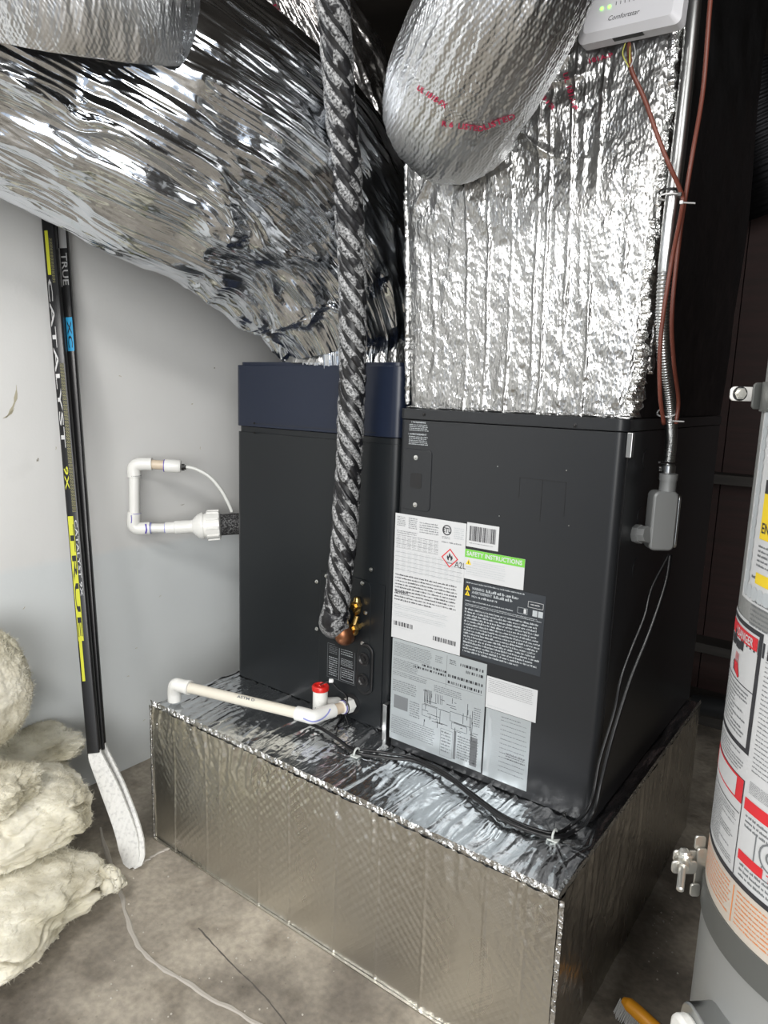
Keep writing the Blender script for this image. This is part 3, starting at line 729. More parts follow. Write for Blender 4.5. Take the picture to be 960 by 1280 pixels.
def d_big(s, t, c, sn):
    k = .33
    w = fbm(c*1.3+4, sn*1.3, s*1.8, 3)
    # long pleats running with the duct, gathered at the bend, warped
    A = rdg(c*5+w*3.0+3, sn*5+w*2.2, s*1.4)
    Bq = rdg(c*13+w*5, sn*13-w*3, s*3.0)
    Cq = rdg(c*44+w*6, sn*44+w*6, s*7)
    cr = fbm(c*5, sn*5, s*7, 3)
    big_ = fbm(c*1.4+9, sn*1.4, s*2.6, 2)
    mid = .55+.45*vn(c*2, sn*2, s*2)
    return .034*(A-.6)*mid+.012*(Bq-.5)*mid+.0042*(Cq-.5)+.012*cr+.045*big_+.022*(rdg(c*4+w*5+7, sn*4-w*4, s*6)-.5)*np.clip((vn(c*1.5+2, sn*1.5, s*1.6)-.35)*3, 0, 1)
P = sweep(pth, [.33, .33, .335, .345, .36, .36, .325, .27, .245], 520, 900, d_big)
MB().grid(P).build('foil_jacket', F_DUCT, big, smooth=True)
# taped collar on the cabinet
P = sweep([(.36, .60, CZ1+.008), (.36, .60, CZ1+.05), (.36, .60, CZ1+.11)], [.262, .258, .262], 40, 260, lambda s, t, c, sn: .006*fbm(c*14, sn*14, s*10, 4)+.004*(rdg(c*12, sn*12, s*1)-.5))
MB().grid(P).build('taped_collar', F_PLEN, big, smooth=True)
# bubble-foil sleeve slipped over the upper neck
sp_ = [pd(60, -190, 1.42), pd(75, -90, 1.45), pd(95, -5, 1.50), pd(100, 55, 1.55)]
def d_sl(s, t, c, sn): return .0009*np.sin(t*46+2*fbm(c*3, sn*3, s*3))*(.3+vn(c*4, sn*4, s*9))+.0006*np.sin(s*400)*np.sin(t*170)+.02*fbm(c*2, sn*2, s*3, 2)+.004*fbm(c*12, sn*12, s*20)
P = sweep(sp_, [.27, .27, .265, .25], 200, 720, d_sl)
MB().grid(P).build('bubble_foil_sleeve', F_SLEEVE, big, smooth=True)
# a strip of flat foil tape across the body, catching the light
def patch_on(px0, py0, px1, py1, depth, hh, m_, parent, nm):
    pass
# branch duct into the plenum front
br = thing('branch_duct', 'round bubble-foil duct elbowing down into the plenum front', 'duct', (1.05, .27, 2.08))
bp = [pd(690, -150, 1.20), pd(655, -60, 1.24), pd(624, 15, 1.30), pd(590, 80, 1.385), pd(567, 128, 1.475), pd(573, 137, 1.60), pd(592, 138, 1.80)]
def d_br(s, t, c, sn): return .0009*np.sin(t*34+1.5*fbm(c*2, sn*2, s*4))*(.3+vn(c*4, sn*4, s*9))+.0006*np.sin(s*420+t*3)*np.sin(t*110)+.010*fbm(c*2, sn*2, s*4, 2)+.0025*fbm(c*14, sn*14, s*26)
P = sweep(bp, [.148, .148, .150, .153, .150, .15, .15], 420, 620, d_br)
MB().grid(P).build('foil_jacket', F_SLEEVE, br, smooth=True)
P = sweep([pd(574, 138, 1.60), pd(580, 138, 1.66), pd(590, 138, 1.76)], [.152, .158, .185], 80, 360, lambda s, t, c, sn: .018*(rdg(c*9, sn*9, s*4)-.5)+.008*fbm(c*16, sn*16, s*25, 4))
MB().grid(P).build('taped_collar', F_PLEN, br, smooth=True)
# neck duct between the big duct and the plenum
nk = thing('neck_duct', 'crumpled dark foil duct dropping behind the taped pipe', 'duct', tuple(pd(452, 330, 2.42)))
P = sweep([pd(330, -110, 2.15), pd(352, -20, 2.28), pd(408, 95, 2.45), pd(440, 190, 2.58), pd(462, 330, 2.66)], [.14, .15, .205, .22, .19], 220, 360,
          lambda s, t, c, sn: .022*(rdg(c*7, sn*7, s*4)-.5)+.012*fbm(c*11, sn*11, s*16, 4))
MB().grid(P).build('foil_jacket', F_DARK, nk, smooth=True)
# black striped duct in the shadows at upper right
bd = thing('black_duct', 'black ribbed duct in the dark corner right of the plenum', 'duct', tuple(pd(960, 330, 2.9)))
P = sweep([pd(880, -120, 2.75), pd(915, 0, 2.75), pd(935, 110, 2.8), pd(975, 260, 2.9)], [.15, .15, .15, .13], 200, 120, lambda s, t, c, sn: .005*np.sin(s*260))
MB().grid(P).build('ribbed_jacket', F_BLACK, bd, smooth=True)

# red printed text on the foil duct and its collar
M_REDF = mat('red_foil_print', (.45, .03, .08), .4, .3)
def wrap_text(s, base, e, up, w, h, parent, mtl, proj_r=None):
    mb = MB(); e = np.array(e, float); e /= np.linalg.norm(e); up = np.array(up, float); up = up-e*(up@e); up /= np.linalg.norm(up)
    add_text(mb, s, base, e, up, w, h); mb.build('print', mtl, parent)

# surface finder so print hugs the duct: bvh of the jacket
from mathutils.bvhtree import BVHTree
def bvh_of(objs):
    V = []; Fc = []; n = 0
    for o in objs:
        b_ = np.array(o['_base'])
        vs = [tuple(np.array(v.co)+b_) for v in o.data.vertices]; V += vs
        Fc += [tuple(i+n for i in p.vertices) for p in o.data.polygons]; n += len(vs)
    return BVHTree.FromPolygons(V, Fc)
def hit(bvh, px, py, lift=.002):
    d_ = Vector(ray(px, py).tolist()).normalized(); loc, nrm, i, ds = bvh.ray_cast(Vector(CAM.tolist()), d_)
    if loc is None: return None
    return np.array(loc-d_*lift)
def surf_text(s, p0, p1, hpx, bvh, parent, mtl, shear=0., up=None, bold=.02, nm='print'):
    """lay lettering along the segment p0-p1 (photo pixels) onto the surface below it"""
    V, Fc = text_geo(s, 1., shear, bold); V = V-V.min(0)*np.array([1, 1, 0]); ext = V.max(0)
    p0 = np.array(p0, float); p1 = np.array(p1, float); e = p1-p0; u_ = np.array([e[1], -e[0]])/np.linalg.norm(e)
    if up is not None: u_ = np.array(up, float)
    out = []
    for v in V:
        q = p0+e*v[0]/ext[0]+u_*hpx*v[1]/ext[1]; h_ = hit(bvh, q[0], q[1])
        if h_ is None: return
        out.append(h_)
    tag(MB().add(out, Fc).build(nm, mtl, parent), kind='stuff')
bv = bvh_of([o for o in br.children])
surf_text('UL 181B-FX', (520, 112), (556, 136), 7, bv, br, M_REDF)
surf_text('R 6  LISTED', (552, 158), (604, 165), 7, bv, br, M_REDF)
surf_text('LISTED', (606, 163), (645, 148), 7, bv, br, M_REDF)
bv2 = bvh_of([c_ for c_ in plen.children if c_.name.startswith('front_wrap')])
surf_text('UL 181A-P', (703, 92), (716, 138), 7, bv2, plen, M_REDF)
surf_text('181A-P', (737, 79), (767, 71), 6, bv2, plen, M_REDF)
surf_text('181B', (672, 118), (690, 138), 6, bv2, plen, M_REDF)
bv3 = bvh_of([o for o in nk.children])
for q in (((338, 8), (352, 40)), ((352, 45), (362, 85)), ((378, 75), (392, 120))): surf_text('UL 181', q[0], q[1], 8, bv3, nk, M_REDF)

# ------------------------------------------------------------------ control box on the plenum
c0 = at(785, -5, 'y', .262)
cb = thing('zone_control_box', 'white plastic control box with green lights on the plenum', 'control box', tuple(c0))
bl = at(734, 62, 'y', .215); brr = at(838, 40, 'y', .215)
bw = .205; bh = .17; tilt = .045
u_ = np.array([math.cos(tilt), 0, -math.sin(tilt)]); v_ = np.array([math.sin(tilt), 0, math.cos(tilt)]); n_ = YN
ctr = at(790, -18, 'y', .225)
mb = MB()
o_ = rrect(bw, bh, .012); f_ = rrect(bw-.03, bh-.026, .008); n = len(o_)
V = [ctr+u_*a_+v_*b_-n_*.035 for a_, b_ in o_]+[ctr+u_*a_+v_*b_-n_*.006 for a_, b_ in o_]+[ctr+u_*a_+v_*b_+n_*.008 for a_, b_ in f_]
Fc = [tuple(range(n))[::-1], tuple(range(2*n, 3*n))]+[(i+k*n, (i+1) % n+k*n, (i+1) % n+(k+1)*n, i+(k+1)*n) for k in (0, 1) for i in range(n)]
mb.add(V, Fc); mb.build('housing', M_BOXW, cb, smooth=True, angle=25)
def cbp(a_, b_, l_=.0088): return ctr+u_*a_*bw/2+v_*b_*bh/2+n_*l_
for i in range(2):
    MB().lathe(cbp(-.52+i*.15, -.38), n_, [(0, .0035), (.001, .003)], 10).build('indicator_light', M_LED, cb)
for i in range(9):
    p = cbp(-.24+i*.085, -.38); MB().obox(p, u_*.0012, v_*.006, n_*.0006).build('vent_slot', M_INKG, cb)
mb = MB(); add_text(mb, 'Comfortstar', cbp(-.36, -.68), u_, v_, .062, .0085, .3); tag(mb.build('print', M_INK, cb), kind='stuff')
MB().lathe(cbp(.0, .1), n_, [(0, .003), (.0012, .002)], 10).build('button', M_INKG, cb)
MB().lathe(cbp(.02, .45), n_, [(0, .002), (.0012, .001)], 10).build('button', M_INKG, cb)
MB().obox(ctr-v_*(bh/2+.001)-u_*.03-n_*.02, u_*.06, v_*.004, n_*.014).build('cable_slot', M_BLACK, cb)

# ------------------------------------------------------------------ cables, conduit
def cable(pts, r, m_, name, label, cat, parent=None, n=120, seg=10):
    S = spline(pts, n)
    o = MB().tube(S, r, seg).build(name, m_, parent, smooth=True, loc=None if parent is not None else S[-1])
    if parent is None: tag(o, label, cat)
    return o
def wx(px, py, X_=1.432): return at(px, py, 'x', X_)
def wy(px, py, Y_=.235): return at(px, py, 'y', Y_)
w1 = [wy(786, 55, .24), wy(787, 72, .21), wy(790, 90, .21), wy(806, 125, .225), wy(822, 170, .235), wy(836, 205, .245), wx(850, 237, 1.425), wx(853, 257, 1.43), wx(839, 330), wx(826, 420, 1.425), wx(825, 490, 1.428), wx(830, 530)]
tc1 = thing('thermostat_cable', 'brown thermostat cable running from the white control box down the conduit', 'cable', tuple(w1[-1]))
cable(w1, .0045, M_WIRE, 'jacket', None, None, tc1)
for i, (dx, m_) in enumerate(((-3, M_YW), (1, M_YW), (4, M_WHITE))):
    cable([wy(786+dx*1.5, 54, .24), wy(785+dx*2.2, 68, .205), wy(787+dx*.3, 84, .205)], .0013, m_, 'loose_conductor', None, None, tc1, 24, 6)
w2 = [wx(897, -60, 1.44), wx(888, 0, 1.44), wx(879, 110, 1.44), wx(866, 190, 1.437), wx(857, 245), wx(849, 300), wx(840, 390), wx(842, 450), wx(848, 500), wx(845, 530)]
cable(w2, .0045, M_WIRE, 'thermostat_cable', 'brown thermostat cable entering from the top of the frame right of the conduit', 'cable')
cond = thing('conduit', 'galvanised flexible conduit bending down to the grey fitting', 'conduit', tuple(at(832, 600, 'x', 1.405)))
cp = [wx(877, -70, 1.405), wx(868, 0, 1.405), wx(859, 90, 1.405), wx(848, 190, 1.405), wx(838, 270, 1.405), wx(829, 370, 1.405), wx(829, 440, 1.405), wx(836, 500, 1.405), wx(839, 545, 1.405), wx(835, 588, 1.405)]
S = spline(cp, 900); sidx = np.arange(900)
MB().tube(S[:470], .0145, 18).build('smooth_tube', M_STEEL, cond, smooth=True)
MB().tube(S[455:], .0135+.0012*np.sin(np.arange(445)*2*math.pi/5.2), 18).build('ribbed_tube', M_STEEL, cond, smooth=True)
e = S[-1]; dn = S[-1]-S[-12]; dn /= np.linalg.norm(dn)
MB().lathe(e-dn*.012, dn, [(0, .017), (.022, .017), (.022, .020), (.034, .020), (.034, .016), (.05, .016)], 20).build('connector', M_STEEL, cond, smooth=True, angle=30)
MB().lathe(e-dn*.004+RT*-.018, RT, [(-.006, .006), (.0, .006), (.0, .004)], 12).build('clamp_screw', M_SCREW, cond)
MB().tube(np.array([wx(824, 578, 1.43), wx(849, 580, 1.43)]), .0022, 8).build('cable_tie', M_BLACK, cond)
# conduit body
lb = thing('conduit_elbow', 'grey cast conduit elbow fitting on the side of the labelled cabinet', 'electrical fitting', (1.44, .40, 1.24))
tA = pd(832, 612, 1.67); 
vv = ZU; uu = np.array([.80, .6, 0.]); ww = np.array([.6, -.8, 0])
ctr2 = at(826, 650, 'x', 1.408)
mb = MB(); ol = rrect(.060, .142, .014)
prism(mb, ol, ctr2+ww*-.022, uu, vv, ww*.044); mb.build('housing', M_CAST, lb, smooth=True, angle=30, bevel=.005)
MB().lathe(ctr2+vv*.066+uu*.008, vv, [(0, .019), (.03, .019), (.03, .021), (.045, .021)], 20).build('top_hub', M_CAST, lb, smooth=True, angle=30)
hp_ = at(806, 668, 'x', 1.385)
tgt = at(792, 667, 'x', FX1)
ax = (tgt-hp_); MB().lathe(hp_-ax*.3, ax, [(0, .020), (np.linalg.norm(ax)*.6, .020), (np.linalg.norm(ax)*.6, .023), (np.linalg.norm(ax)*1.1, .023), (np.linalg.norm(ax)*1.1, .018), (np.linalg.norm(ax)*1.35, .018)], 8).build('side_nipple', M_CAST, lb)
mb = MB(); ol = rrect(.040, .130, .012)
cc2 = ctr2+uu*.030
prism(mb, ol, cc2, -ww, vv, uu*.006); cv = mb.build('cover_plate', M_STEEL, lb, bevel=.0012)
mb = MB(); prism(mb, rrect(.030, .112, .01), cc2+uu*.006, -ww, vv, uu*.002); mb.build('cover_recess', M_BLACK, cv)
for dz in (.052, -.052): screw(cv, cc2+uu*.008+vv*dz, uu, .0045)
# zip ties on conduit
M_TIE = mat('white_nylon_tie', (.7, .7, .7), .4)
for (px, py, dd_, m_, nm, lab) in ((850, 243, 1.62, M_BLACK, 'cable_tie', 'black nylon tie around the conduit above the white tie'), (852, 253, 1.61, M_TIE, 'cable_tie', 'white nylon tie with a long tail around conduit and brown cables'), (838, 526, 1.645, M_TIE, 'cable_tie', 'grey nylon tie around the conduit bend above the fitting')):
    c = at(px-6, py, 'x', 1.405); dd_ = float((at(px, py, 'x', 1.44)-CAM)@FW)+.03; T_ = S[np.argmin(np.linalg.norm(S-c, axis=1))]
    i_ = int(np.argmin(np.linalg.norm(S-c, axis=1))); i_ = min(max(i_, 2), 897); ax_ = S[i_+1]-S[i_-1]; ax_ /= np.linalg.norm(ax_)
    a1 = np.cross(ax_, [0, 1., 0]); a1 /= np.linalg.norm(a1); b1 = np.cross(ax_, a1)
    fr = ray(px, py); fr = fr/np.linalg.norm(fr); sd = np.cross(fr, ax_); sd /= np.linalg.norm(sd); fb = np.cross(ax_, sd)
    th = np.linspace(0, 2*math.pi, 24)
    ringp = np.array([S[i_]+sd*(.024*math.cos(t)+.004)*1.0+fb*.019*math.sin(t) for t in th])
    tt_ = thing(nm, lab, 'cable tie', tuple(S[i_]))
    mb = MB().tube(ringp, .0019, 8); mb.build('loop', m_, tt_, smooth=True)
    if m_ is M_TIE: MB().tube(np.array([pd(px-2, py, dd_-.03), pd(px+17, py+1, dd_-.03)]), .0016, 8).build('tail', m_, tt_)
    MB().box(tuple(pd(px, py, dd_-.03)-.003), tuple(pd(px, py, dd_-.03)+.003)).build('buckle', m_, tt_)

# low voltage black wires: from the fitting down and along the platform
zc = H+.012
A_ = [pd(838, 694, 1.66), pd(832, 730, 1.64), pd(812, 790, 1.62), pd(788, 850, 1.61), pd(766, 920, 1.60), pd(752, 975, 1.60), pd(742, 1015, 1.60)]
tail = [at(722, 1036, 'z', zc), at(692, 1046, 'z', zc), at(640, 1030, 'z', zc), at(600, 1003, 'z', zc+.004), at(560, 972, 'z', zc+.004), at(520, 952, 'z', zc+.002), at(482, 947, 'z', zc), at(446, 941, 'z', zc), at(425, 926, 'z', zc+.004), at(404, 912, 'z', zc+.002), at(388, 905, 'z', zc)]
cable(A_+tail, .0052, M_RUB, 'control_wire', 'thicker black control wire hanging from the grey fitting and crossing the platform', 'wire', n=260)
B2 = [pd(836, 694, 1.67), pd(815, 735, 1.655), pd(806, 770, 1.64), pd(790, 810, 1.635), pd(776, 850, 1.62), pd(768, 890, 1.62), pd(750, 950, 1.61), pd(738, 1005, 1.605)]
tail2 = [at(716, 1030, 'z', zc), at(688, 1041, 'z', zc+.003), at(634, 1022, 'z', zc), at(592, 993, 'z', zc+.002), at(556, 966, 'z', zc+.01), at(518, 948, 'z', zc+.007), at(482, 941, 'z', zc+.006), at(448, 937, 'z', zc+.004), at(432, 932, 'z', zc)]
cable(B2+tail2, .0042, M_RUB, 'control_wire', 'thinner black wire looping left of its neighbour below the grey fitting', 'wire', n=260)
M_CLIP = mat('clip_plastic', (.55, .58, .56), .3)
for (px, py, lab) in ((445, 945, 'small translucent cable clip on the foil left of the labelled cabinet'), (692, 1049, 'small translucent cable clip near the right front corner of the foil platform')):
    c = at(px, py, 'z', H+.004)
    t_ = thing('cable_clip', lab, 'cable clip', tuple(c), 'cable clips on the platform')
    mb = MB(); prism(mb, rrect(.026, .026, .004), c, XU, np.array([0, 1., 0]), ZU*.004); mb.build('base_pad', M_CLIP, t_, bevel=.001)
    th = np.linspace(-.15*math.pi, 1.15*math.pi, 20); MB().tube(np.array([c+np.array([0, .012*math.cos(t)+.003, .010+.012*math.sin(t)]) for t in th]), .0028, 8).build('loop', M_CLIP, t_, smooth=True)

# ------------------------------------------------------------------ wrapped refrigerant line
rl = thing('refrigerant_line', 'thick pipe spirally wrapped in black and grey patterned tape hanging before the cabinets', 'pipe', tuple(cpt(425, 782)))
pp = [pd(408, -90, 1.48), pd(416, 0, 1.55), pd(424, 110, 1.66), pd(434, 230, 1.77), pd(440, 340, 1.86), pd(441, 450, 1.93), pd(437, 560, 1.99), pd(431, 660, 2.03), pd(424, 730, 2.055), pd(420, 765, 2.08), pd(419, 785, 2.12)]
S = spline(pp, 700); T, N_, B_ = frames(S)
rr_ = np.interp(np.linspace(0, 1, 700), [0, .85, 1], [.033, .034, .042])
rr_ = rr_+.0018*fbm(np.arange(700)*.06, 1.)
MB().tube(S, rr_, 28).build('foam_core', M_BLACK, rl, smooth=True)
def m_tape():
    m = mat('patterned_wrap_tape', (.3, .3, .3), .35); b = bsdf(m); v = coords(m)
    br_ = nd(m, 'ShaderNodeTexVoronoi'); br_.inputs['Scale'].default_value = 60; v4 = coords(m, (1, 1, .7)); ln(m, v4, br_.inputs['Vector'])
    c, f = colornoise(m, v, 190, (.02, .02, .022), (.36, .365, .37), .36, .62, 3)
    c2, f2 = colornoise(m, v, 22, (.0, .0, .0), (1, 1, 1), .43, .47, 3)
    mx = nd(m, 'ShaderNodeMix', data_type='RGBA'); mx.inputs[6].default_value = (.01, .01, .012, 1)
    ln(m, c2, mx.inputs[0]); ln(m, c, mx.inputs[7]); ln(m, mx.outputs[2], b.inputs['Base Color'])
    ln(m, bump(m, f, .5, .002), b.inputs['Normal']); return m
M_TAPE = m_tape()
seg = np.concatenate([[0], np.cumsum(np.linalg.norm(np.diff(S, axis=0), axis=1))])
HAND = -1
def helix(turn0, pitch, hand, wd, thick, lift, nm='wrap_strip', breaks=None, seed=0):
    L_ = seg[-1]; n = 1400; s = np.linspace(0, L_*.985, n); ph = turn0+hand*2*math.pi*s/pitch
    c = np.stack([np.interp(s, seg, S[:, k]) for k in range(3)], 1); Nn = np.stack([np.interp(s, seg, N_[:, k]) for k in range(3)], 1); Bn = np.stack([np.interp(s, seg, B_[:, k]) for k in range(3)], 1)
    R_ = np.interp(s, seg, rr_)
    mb = MB(); rows = []
    d_ = (np.cos(ph)[:, None]*Nn+np.sin(ph)[:, None]*Bn)
    path = c+d_*(R_+lift)[:, None]
    tg = np.gradient(path, axis=0); tg /= np.linalg.norm(tg, axis=1)[:, None]; sd = np.cross(d_, tg)
    wv = wd*(.75+.5*vn(s*30+seed, 2.))
    for a_, h_ in ((-1, -.003), (-.8, .6*thick), (-.3, thick), (.3, thick), (.8, .6*thick), (1, -.003)):
        # keep the strip on the round core
        off = sd*(wv*a_)[:, None]; p_ = path+off; rel = p_-c; ax = np.gradient(c, axis=0); ax /= np.linalg.norm(ax, axis=1)[:, None]
        al = (rel*ax).sum(1)[:, None]*ax; rad = rel-al; rad = rad/np.linalg.norm(rad, axis=1)[:, None]*(R_+lift+h_)[:, None]
        rows.append(c+al+rad)
    mb.grid(np.stack(rows, 1)).build(nm, M_TAPE, rl, smooth=True)
for k_ in range(5):
    helix(.3+k_*math.pi*.4, .250, HAND, .0115+.002*(k_ % 2), .0040, .0003+.0005*k_, seed=1+4*k_)
# elbow bulge at the cabinet with brazed copper and brass valves
e = cpt(420, 785)
S2 = spline([pd(420, 760, 2.07), pd(417, 778, 2.095), e+YN*-.01], 30)
MB().tube(S2, [.038, .045, .040], 22).build('foam_elbow', M_TAPE, rl, smooth=True)
cs = cpt(428, 795)
MB().tube(spline([pd(425, 782, 2.10), pd(430, 795, 2.10), cpt(436, 797)], 24), [.024, .028, .020], 18).build('copper_stub', M_COPPER, rl, smooth=True)
def valve(c, tall, rot=0):
    mb = MB()
    mb.lathe(c+YN*.0, YN, [(-.05, .011), (.0, .011), (.0, .016), (.014, .016), (.014, .010), (.022, .009)], 6)
    mb.lathe(c+ZU*-tall/2, ZU, [(0, .007), (.006, .012), (tall*.4, .014), (tall*.7, .012), (tall*.95, .009), (tall, .005)], 12)
    return mb
valve(pd(446, 757, 2.13), .055).build('brass_valve', M_BRASS, rl, smooth=True, angle=35)
valve(pd(443, 785, 2.13), .045).build('brass_valve', M_BRASS, rl, smooth=True, angle=35)
MB().tube(np.array([pd(446, 770, 2.12), pd(443, 780, 2.12)]), .009, 12).build('flare_nut', M_BRASS, rl)

# ------------------------------------------------------------------ PVC drain line
dr = thing('drain_pipe', 'cream pvc drain pipe lying across the foil platform with white elbows', 'pipe', tuple(at(385, 895, 'z', H)))
pe = cpt(441, 880); pA = at(391, 896, 'z', .532); pB = at(226, 857, 'z', .545)
R_P = .0168
pa2 = pA+(pB-pA)*.10; pb2 = pB+(pA-pB)*.05
MB().tube(np.array([pA, pB]), R_P, 24).build('pipe', M_PVCC, dr, smooth=True, angle=40)
ed = (pe-pA)
MB().tube(np.array([pA, pe]), R_P, 24).build('pipe', M_TAN, dr, smooth=True, angle=40)
el = spline([pA+(pB-pA)*.115, pA+(pB-pA)*.05, pA+np.array([0, 0, .0]), pA+ed*.22, pA+ed*.50], 40)
MB().tube(el, .0215, 26).build('elbow', M_PVC, dr, smooth=True, angle=40)
# purple marks on elbow
bvE = bvh_of([c_ for c_ in dr.children if c_.name.startswith('elbow')])
def surf_strip(px, wd, bvh, parent, m_, nm='primer_mark'):
    pts = [np.array(p, float) for p in px]; S_ = spline([np.append(p, 0) for p in pts], 24)[:, :2]; g = np.gradient(S_, axis=0); g /= np.linalg.norm(g, axis=1)[:, None]
    nn = np.stack([-g[:, 1], g[:, 0]], 1); rows = []
    for a_ in (-1, 1):
        r_ = [hit(bvh, *(p+n_*wd*a_), .0012) for p, n_ in zip(S_, nn)]
        if any(q is None for q in r_): return
        rows.append(np.array(r_))
    MB().grid(np.stack(rows, 1)).build(nm, m_, parent)
M_BLUEV = mat('purple_primer_light', (.28, .30, .62), .4)
surf_strip([(379, 898), (386, 901), (393, 902), (402, 899), (409, 893), (413, 886)], .9, bvE, dr, M_BLUEV)
# left end elbow turning down
ax = (pB-pA)/np.linalg.norm(pB-pA)
MB().tube(spline([pB-ax*.028, pB, pB+ax*.020+np.array([0, 0, -.002]), pB+ax*.034+np.array([0, 0.008, -.03]), pB+ax*.035+np.array([0, .010, -.062])], 40), .0215, 26).build('elbow', M_PVC, dr, smooth=True, angle=40)
MB().lathe(pB-ax*.035, ax, [(0, .0215), (0, .0235), (.012, .0235), (.012, .0215)], 26).build('collar', M_PVC, dr, smooth=True, angle=40)
bvP = bvh_of([c_ for c_ in dr.children if c_.name.startswith('pipe')])
surf_text('ASTM D', (296, 872), (318, 877), 3.5, bvP, dr, M_INKG)
# nut into the cabinet
an = (pe-pA)/np.linalg.norm(pe-pA)
MB().lathe(pe-an*.028, an, [(0, .024), (.022, .024), (.022, .020), (.03, .020)], 6).build('hex_nut', M_PVC, dr, bevel=.0015)
MB().lathe(pe-an*.046, an, [(0, .0205), (.018, .0205)], 24).build('adapter', M_PVC, dr, smooth=True, angle=40)
MB().lathe(pe-an*.041, an, [(0, .0215), (.003, .0215)], 24).build('primer_ring', M_PURPLE, dr)
MB().lathe(cpt(440, 879), YN, [(0, .034), (.004, .034), (.005, .028)], 28).build('gasket', M_RUB, dr, smooth=True, angle=40)
tie = MB().tube(np.array([pe-an*.034+np.cross(an, ZU)*.0225*math.cos(t)+ZU*.0225*math.sin(t) for t in np.linspace(0, 2*math.pi, 25)]), .002, 8)
tie.tube(spline([pe-an*.034-ZU*.022, at(439, 915, 'y', .31), at(445, 940, 'z', H+.012)], 20), .0016, 8)
tag(tie.build('cable_tie', M_RUB, None, smooth=True, loc=pe), 'black cable tie looped on the pvc drain end, its tail reaching the foil', 'cable tie')
# float switch: white bottle with a red cap
fs = thing('float_switch', 'small white float switch canister with a red cap behind the drain elbow', 'float switch', tuple(at(400, 892, 'y', .27)))
fb_ = at(400, 893, 'y', .275); ft = at(400, 862, 'y', .275); hb = ft[2]-fb_[2]
MB().lathe(fb_, ZU, [(0, .0225), (.004, .0235), (hb, .0235), (hb, .022)], 30).build('canister', M_PVC, fs, smooth=True, angle=40)
MB().lathe(fb_+ZU*hb, ZU, [(0, .0265), (.012, .027), (.016, .024), (.017, .018), (.011, .016), (.011, .009), (.016, .008), (.018, .006)], 30).build('cap', M_RED, fs, smooth=True, angle=40)
c_ = fb_+ZU*hb*.45; MB().tube(np.array([c_, cpt(424, 878)]), .018, 20).build('side_port', M_PVC, fs, smooth=True, angle=40)
bvF = bvh_of([q for q in fs.children if q.name.startswith('canister')])
mb = MB()
for i in range(8):
    L_ = [7, 8, 6, 9, 8, 9, 5, 8][i]
    a_ = hit(bvF, 391, 866+i*2.6, .0008); b_ = hit(bvF, 391+L_, 866.4+i*2.6, .0008); 
    if a_ is None or b_ is None: continue
    h_ = ZU*(.0022 if i == 0 else .0011); mb.quad(a_, b_, b_+h_, a_+h_)
for (x_, y_) in ((392, 886), (397, 886.5)):
    a_ = hit(bvF, x_, y_, .0008); b_ = hit(bvF, x_+2.6, y_, .0008)
    if a_ is not None and b_ is not None: mb.quad(a_, b_, b_+ZU*.0045, a_+ZU*.0045)
tag(mb.build('print', M_INKG, fs), kind='stuff')
cable([fb_+ZU*(hb+.016), pd(407, 853, 2.06), pd(414, 852, 2.06), pd(424, 862, 2.08), pd(434, 872, 2.10), cpt(432, 890)+YN*.01, at(418, 912, 'z', zc)], .0028, M_RUB, 'lead_wire', None, None, fs, 60, 8)
MB().lathe(pd(413, 851, 2.05), RT, [(-.004, .006), (.006, .006), (.009, .004)], 12).build('wire_nut', M_TIE, fs)

# ------------------------------------------------------------------ trap assembly on the wall
tr = thing('drain_trap', 'white pvc trap with a clear tube looping beside the white wall', 'pipe', (WX+.05, .15, .95))
def wp(px, py):
    X_ = -.385+.25*(px-165)/125.; return at(px, py, 'x', X_)
R_t = .0185
q1, q2, q3, q4 = wp(216, 581), wp(173, 582), wp(171, 658), wp(240, 660)
q2b = wp(168, 583)
MB().tube(np.array([wp(184, 580), wp(214, 582)]), R_t*.93, 22).build('pipe', M_TAN, tr, smooth=True, angle=40)
def elb(a, b, c, rad, nm='elbow', k=.5):
    S_ = spline([a, a+(b-a)*.6, b+((a-b)*.12+(c-b)*.12), b+(c-b)*.4, c], 40); MB().tube(S_, rad, 26).build(nm, M_PVC, tr, smooth=True, angle=40)
elb(wp(190, 580), wp(167, 580), wp(168, 596), .0235)
MB().tube(np.array([wp(168, 590), wp(168, 648)]), R_t, 22).build('pipe', M_PVC, tr, smooth=True, angle=40)
elb(wp(168, 640), wp(166, 661), wp(188, 660), .0235)
MB().tube(np.array([wp(184, 660), wp(212, 660)]), R_t*.92, 22).build('pipe', M_PVC, tr, smooth=True, angle=40)
axt = wp(292, 655)-wp(208, 660); axt /= np.linalg.norm(axt); base_ = wp(207, 660)
Lt = np.linalg.norm(wp(275, 656)-base_)
MB().lathe(base_, axt, [(0, .0215), (Lt*.16, .0215), (Lt*.18, .025), (Lt*.40, .025), (Lt*.44, .0235), (Lt*.5, .026), (Lt*.6, .045), (Lt*.66, .050), (Lt*.70, .050), (Lt*.70, .046), (Lt*.76, .046), (Lt*.76, .054), (Lt*1.0, .052), (Lt*1.02, .04)], 36).build('union_fitting', M_PVC, tr, smooth=True, angle=30)
nn_ = np.cross(axt, ZU); nn_ /= np.linalg.norm(nn_); bb_ = np.cross(axt, nn_)
for k in range(10):
    t = 2*math.pi*k/10; d_ = nn_*math.cos(t)+bb_*math.sin(t); tg_ = -nn_*math.sin(t)+bb_*math.cos(t)
    MB().obox(base_+axt*Lt*.77+d_*.050-tg_*.005, axt*Lt*.22, tg_*.010, d_*.0075).build('grip_rib', M_PVC, tr, bevel=.0015)
MB().lathe(wp(188, 660), wp(212, 660)-wp(188, 660), [(0, .0205), (.004, .0205)], 22).build('primer_ring', M_BLUEV, tr)
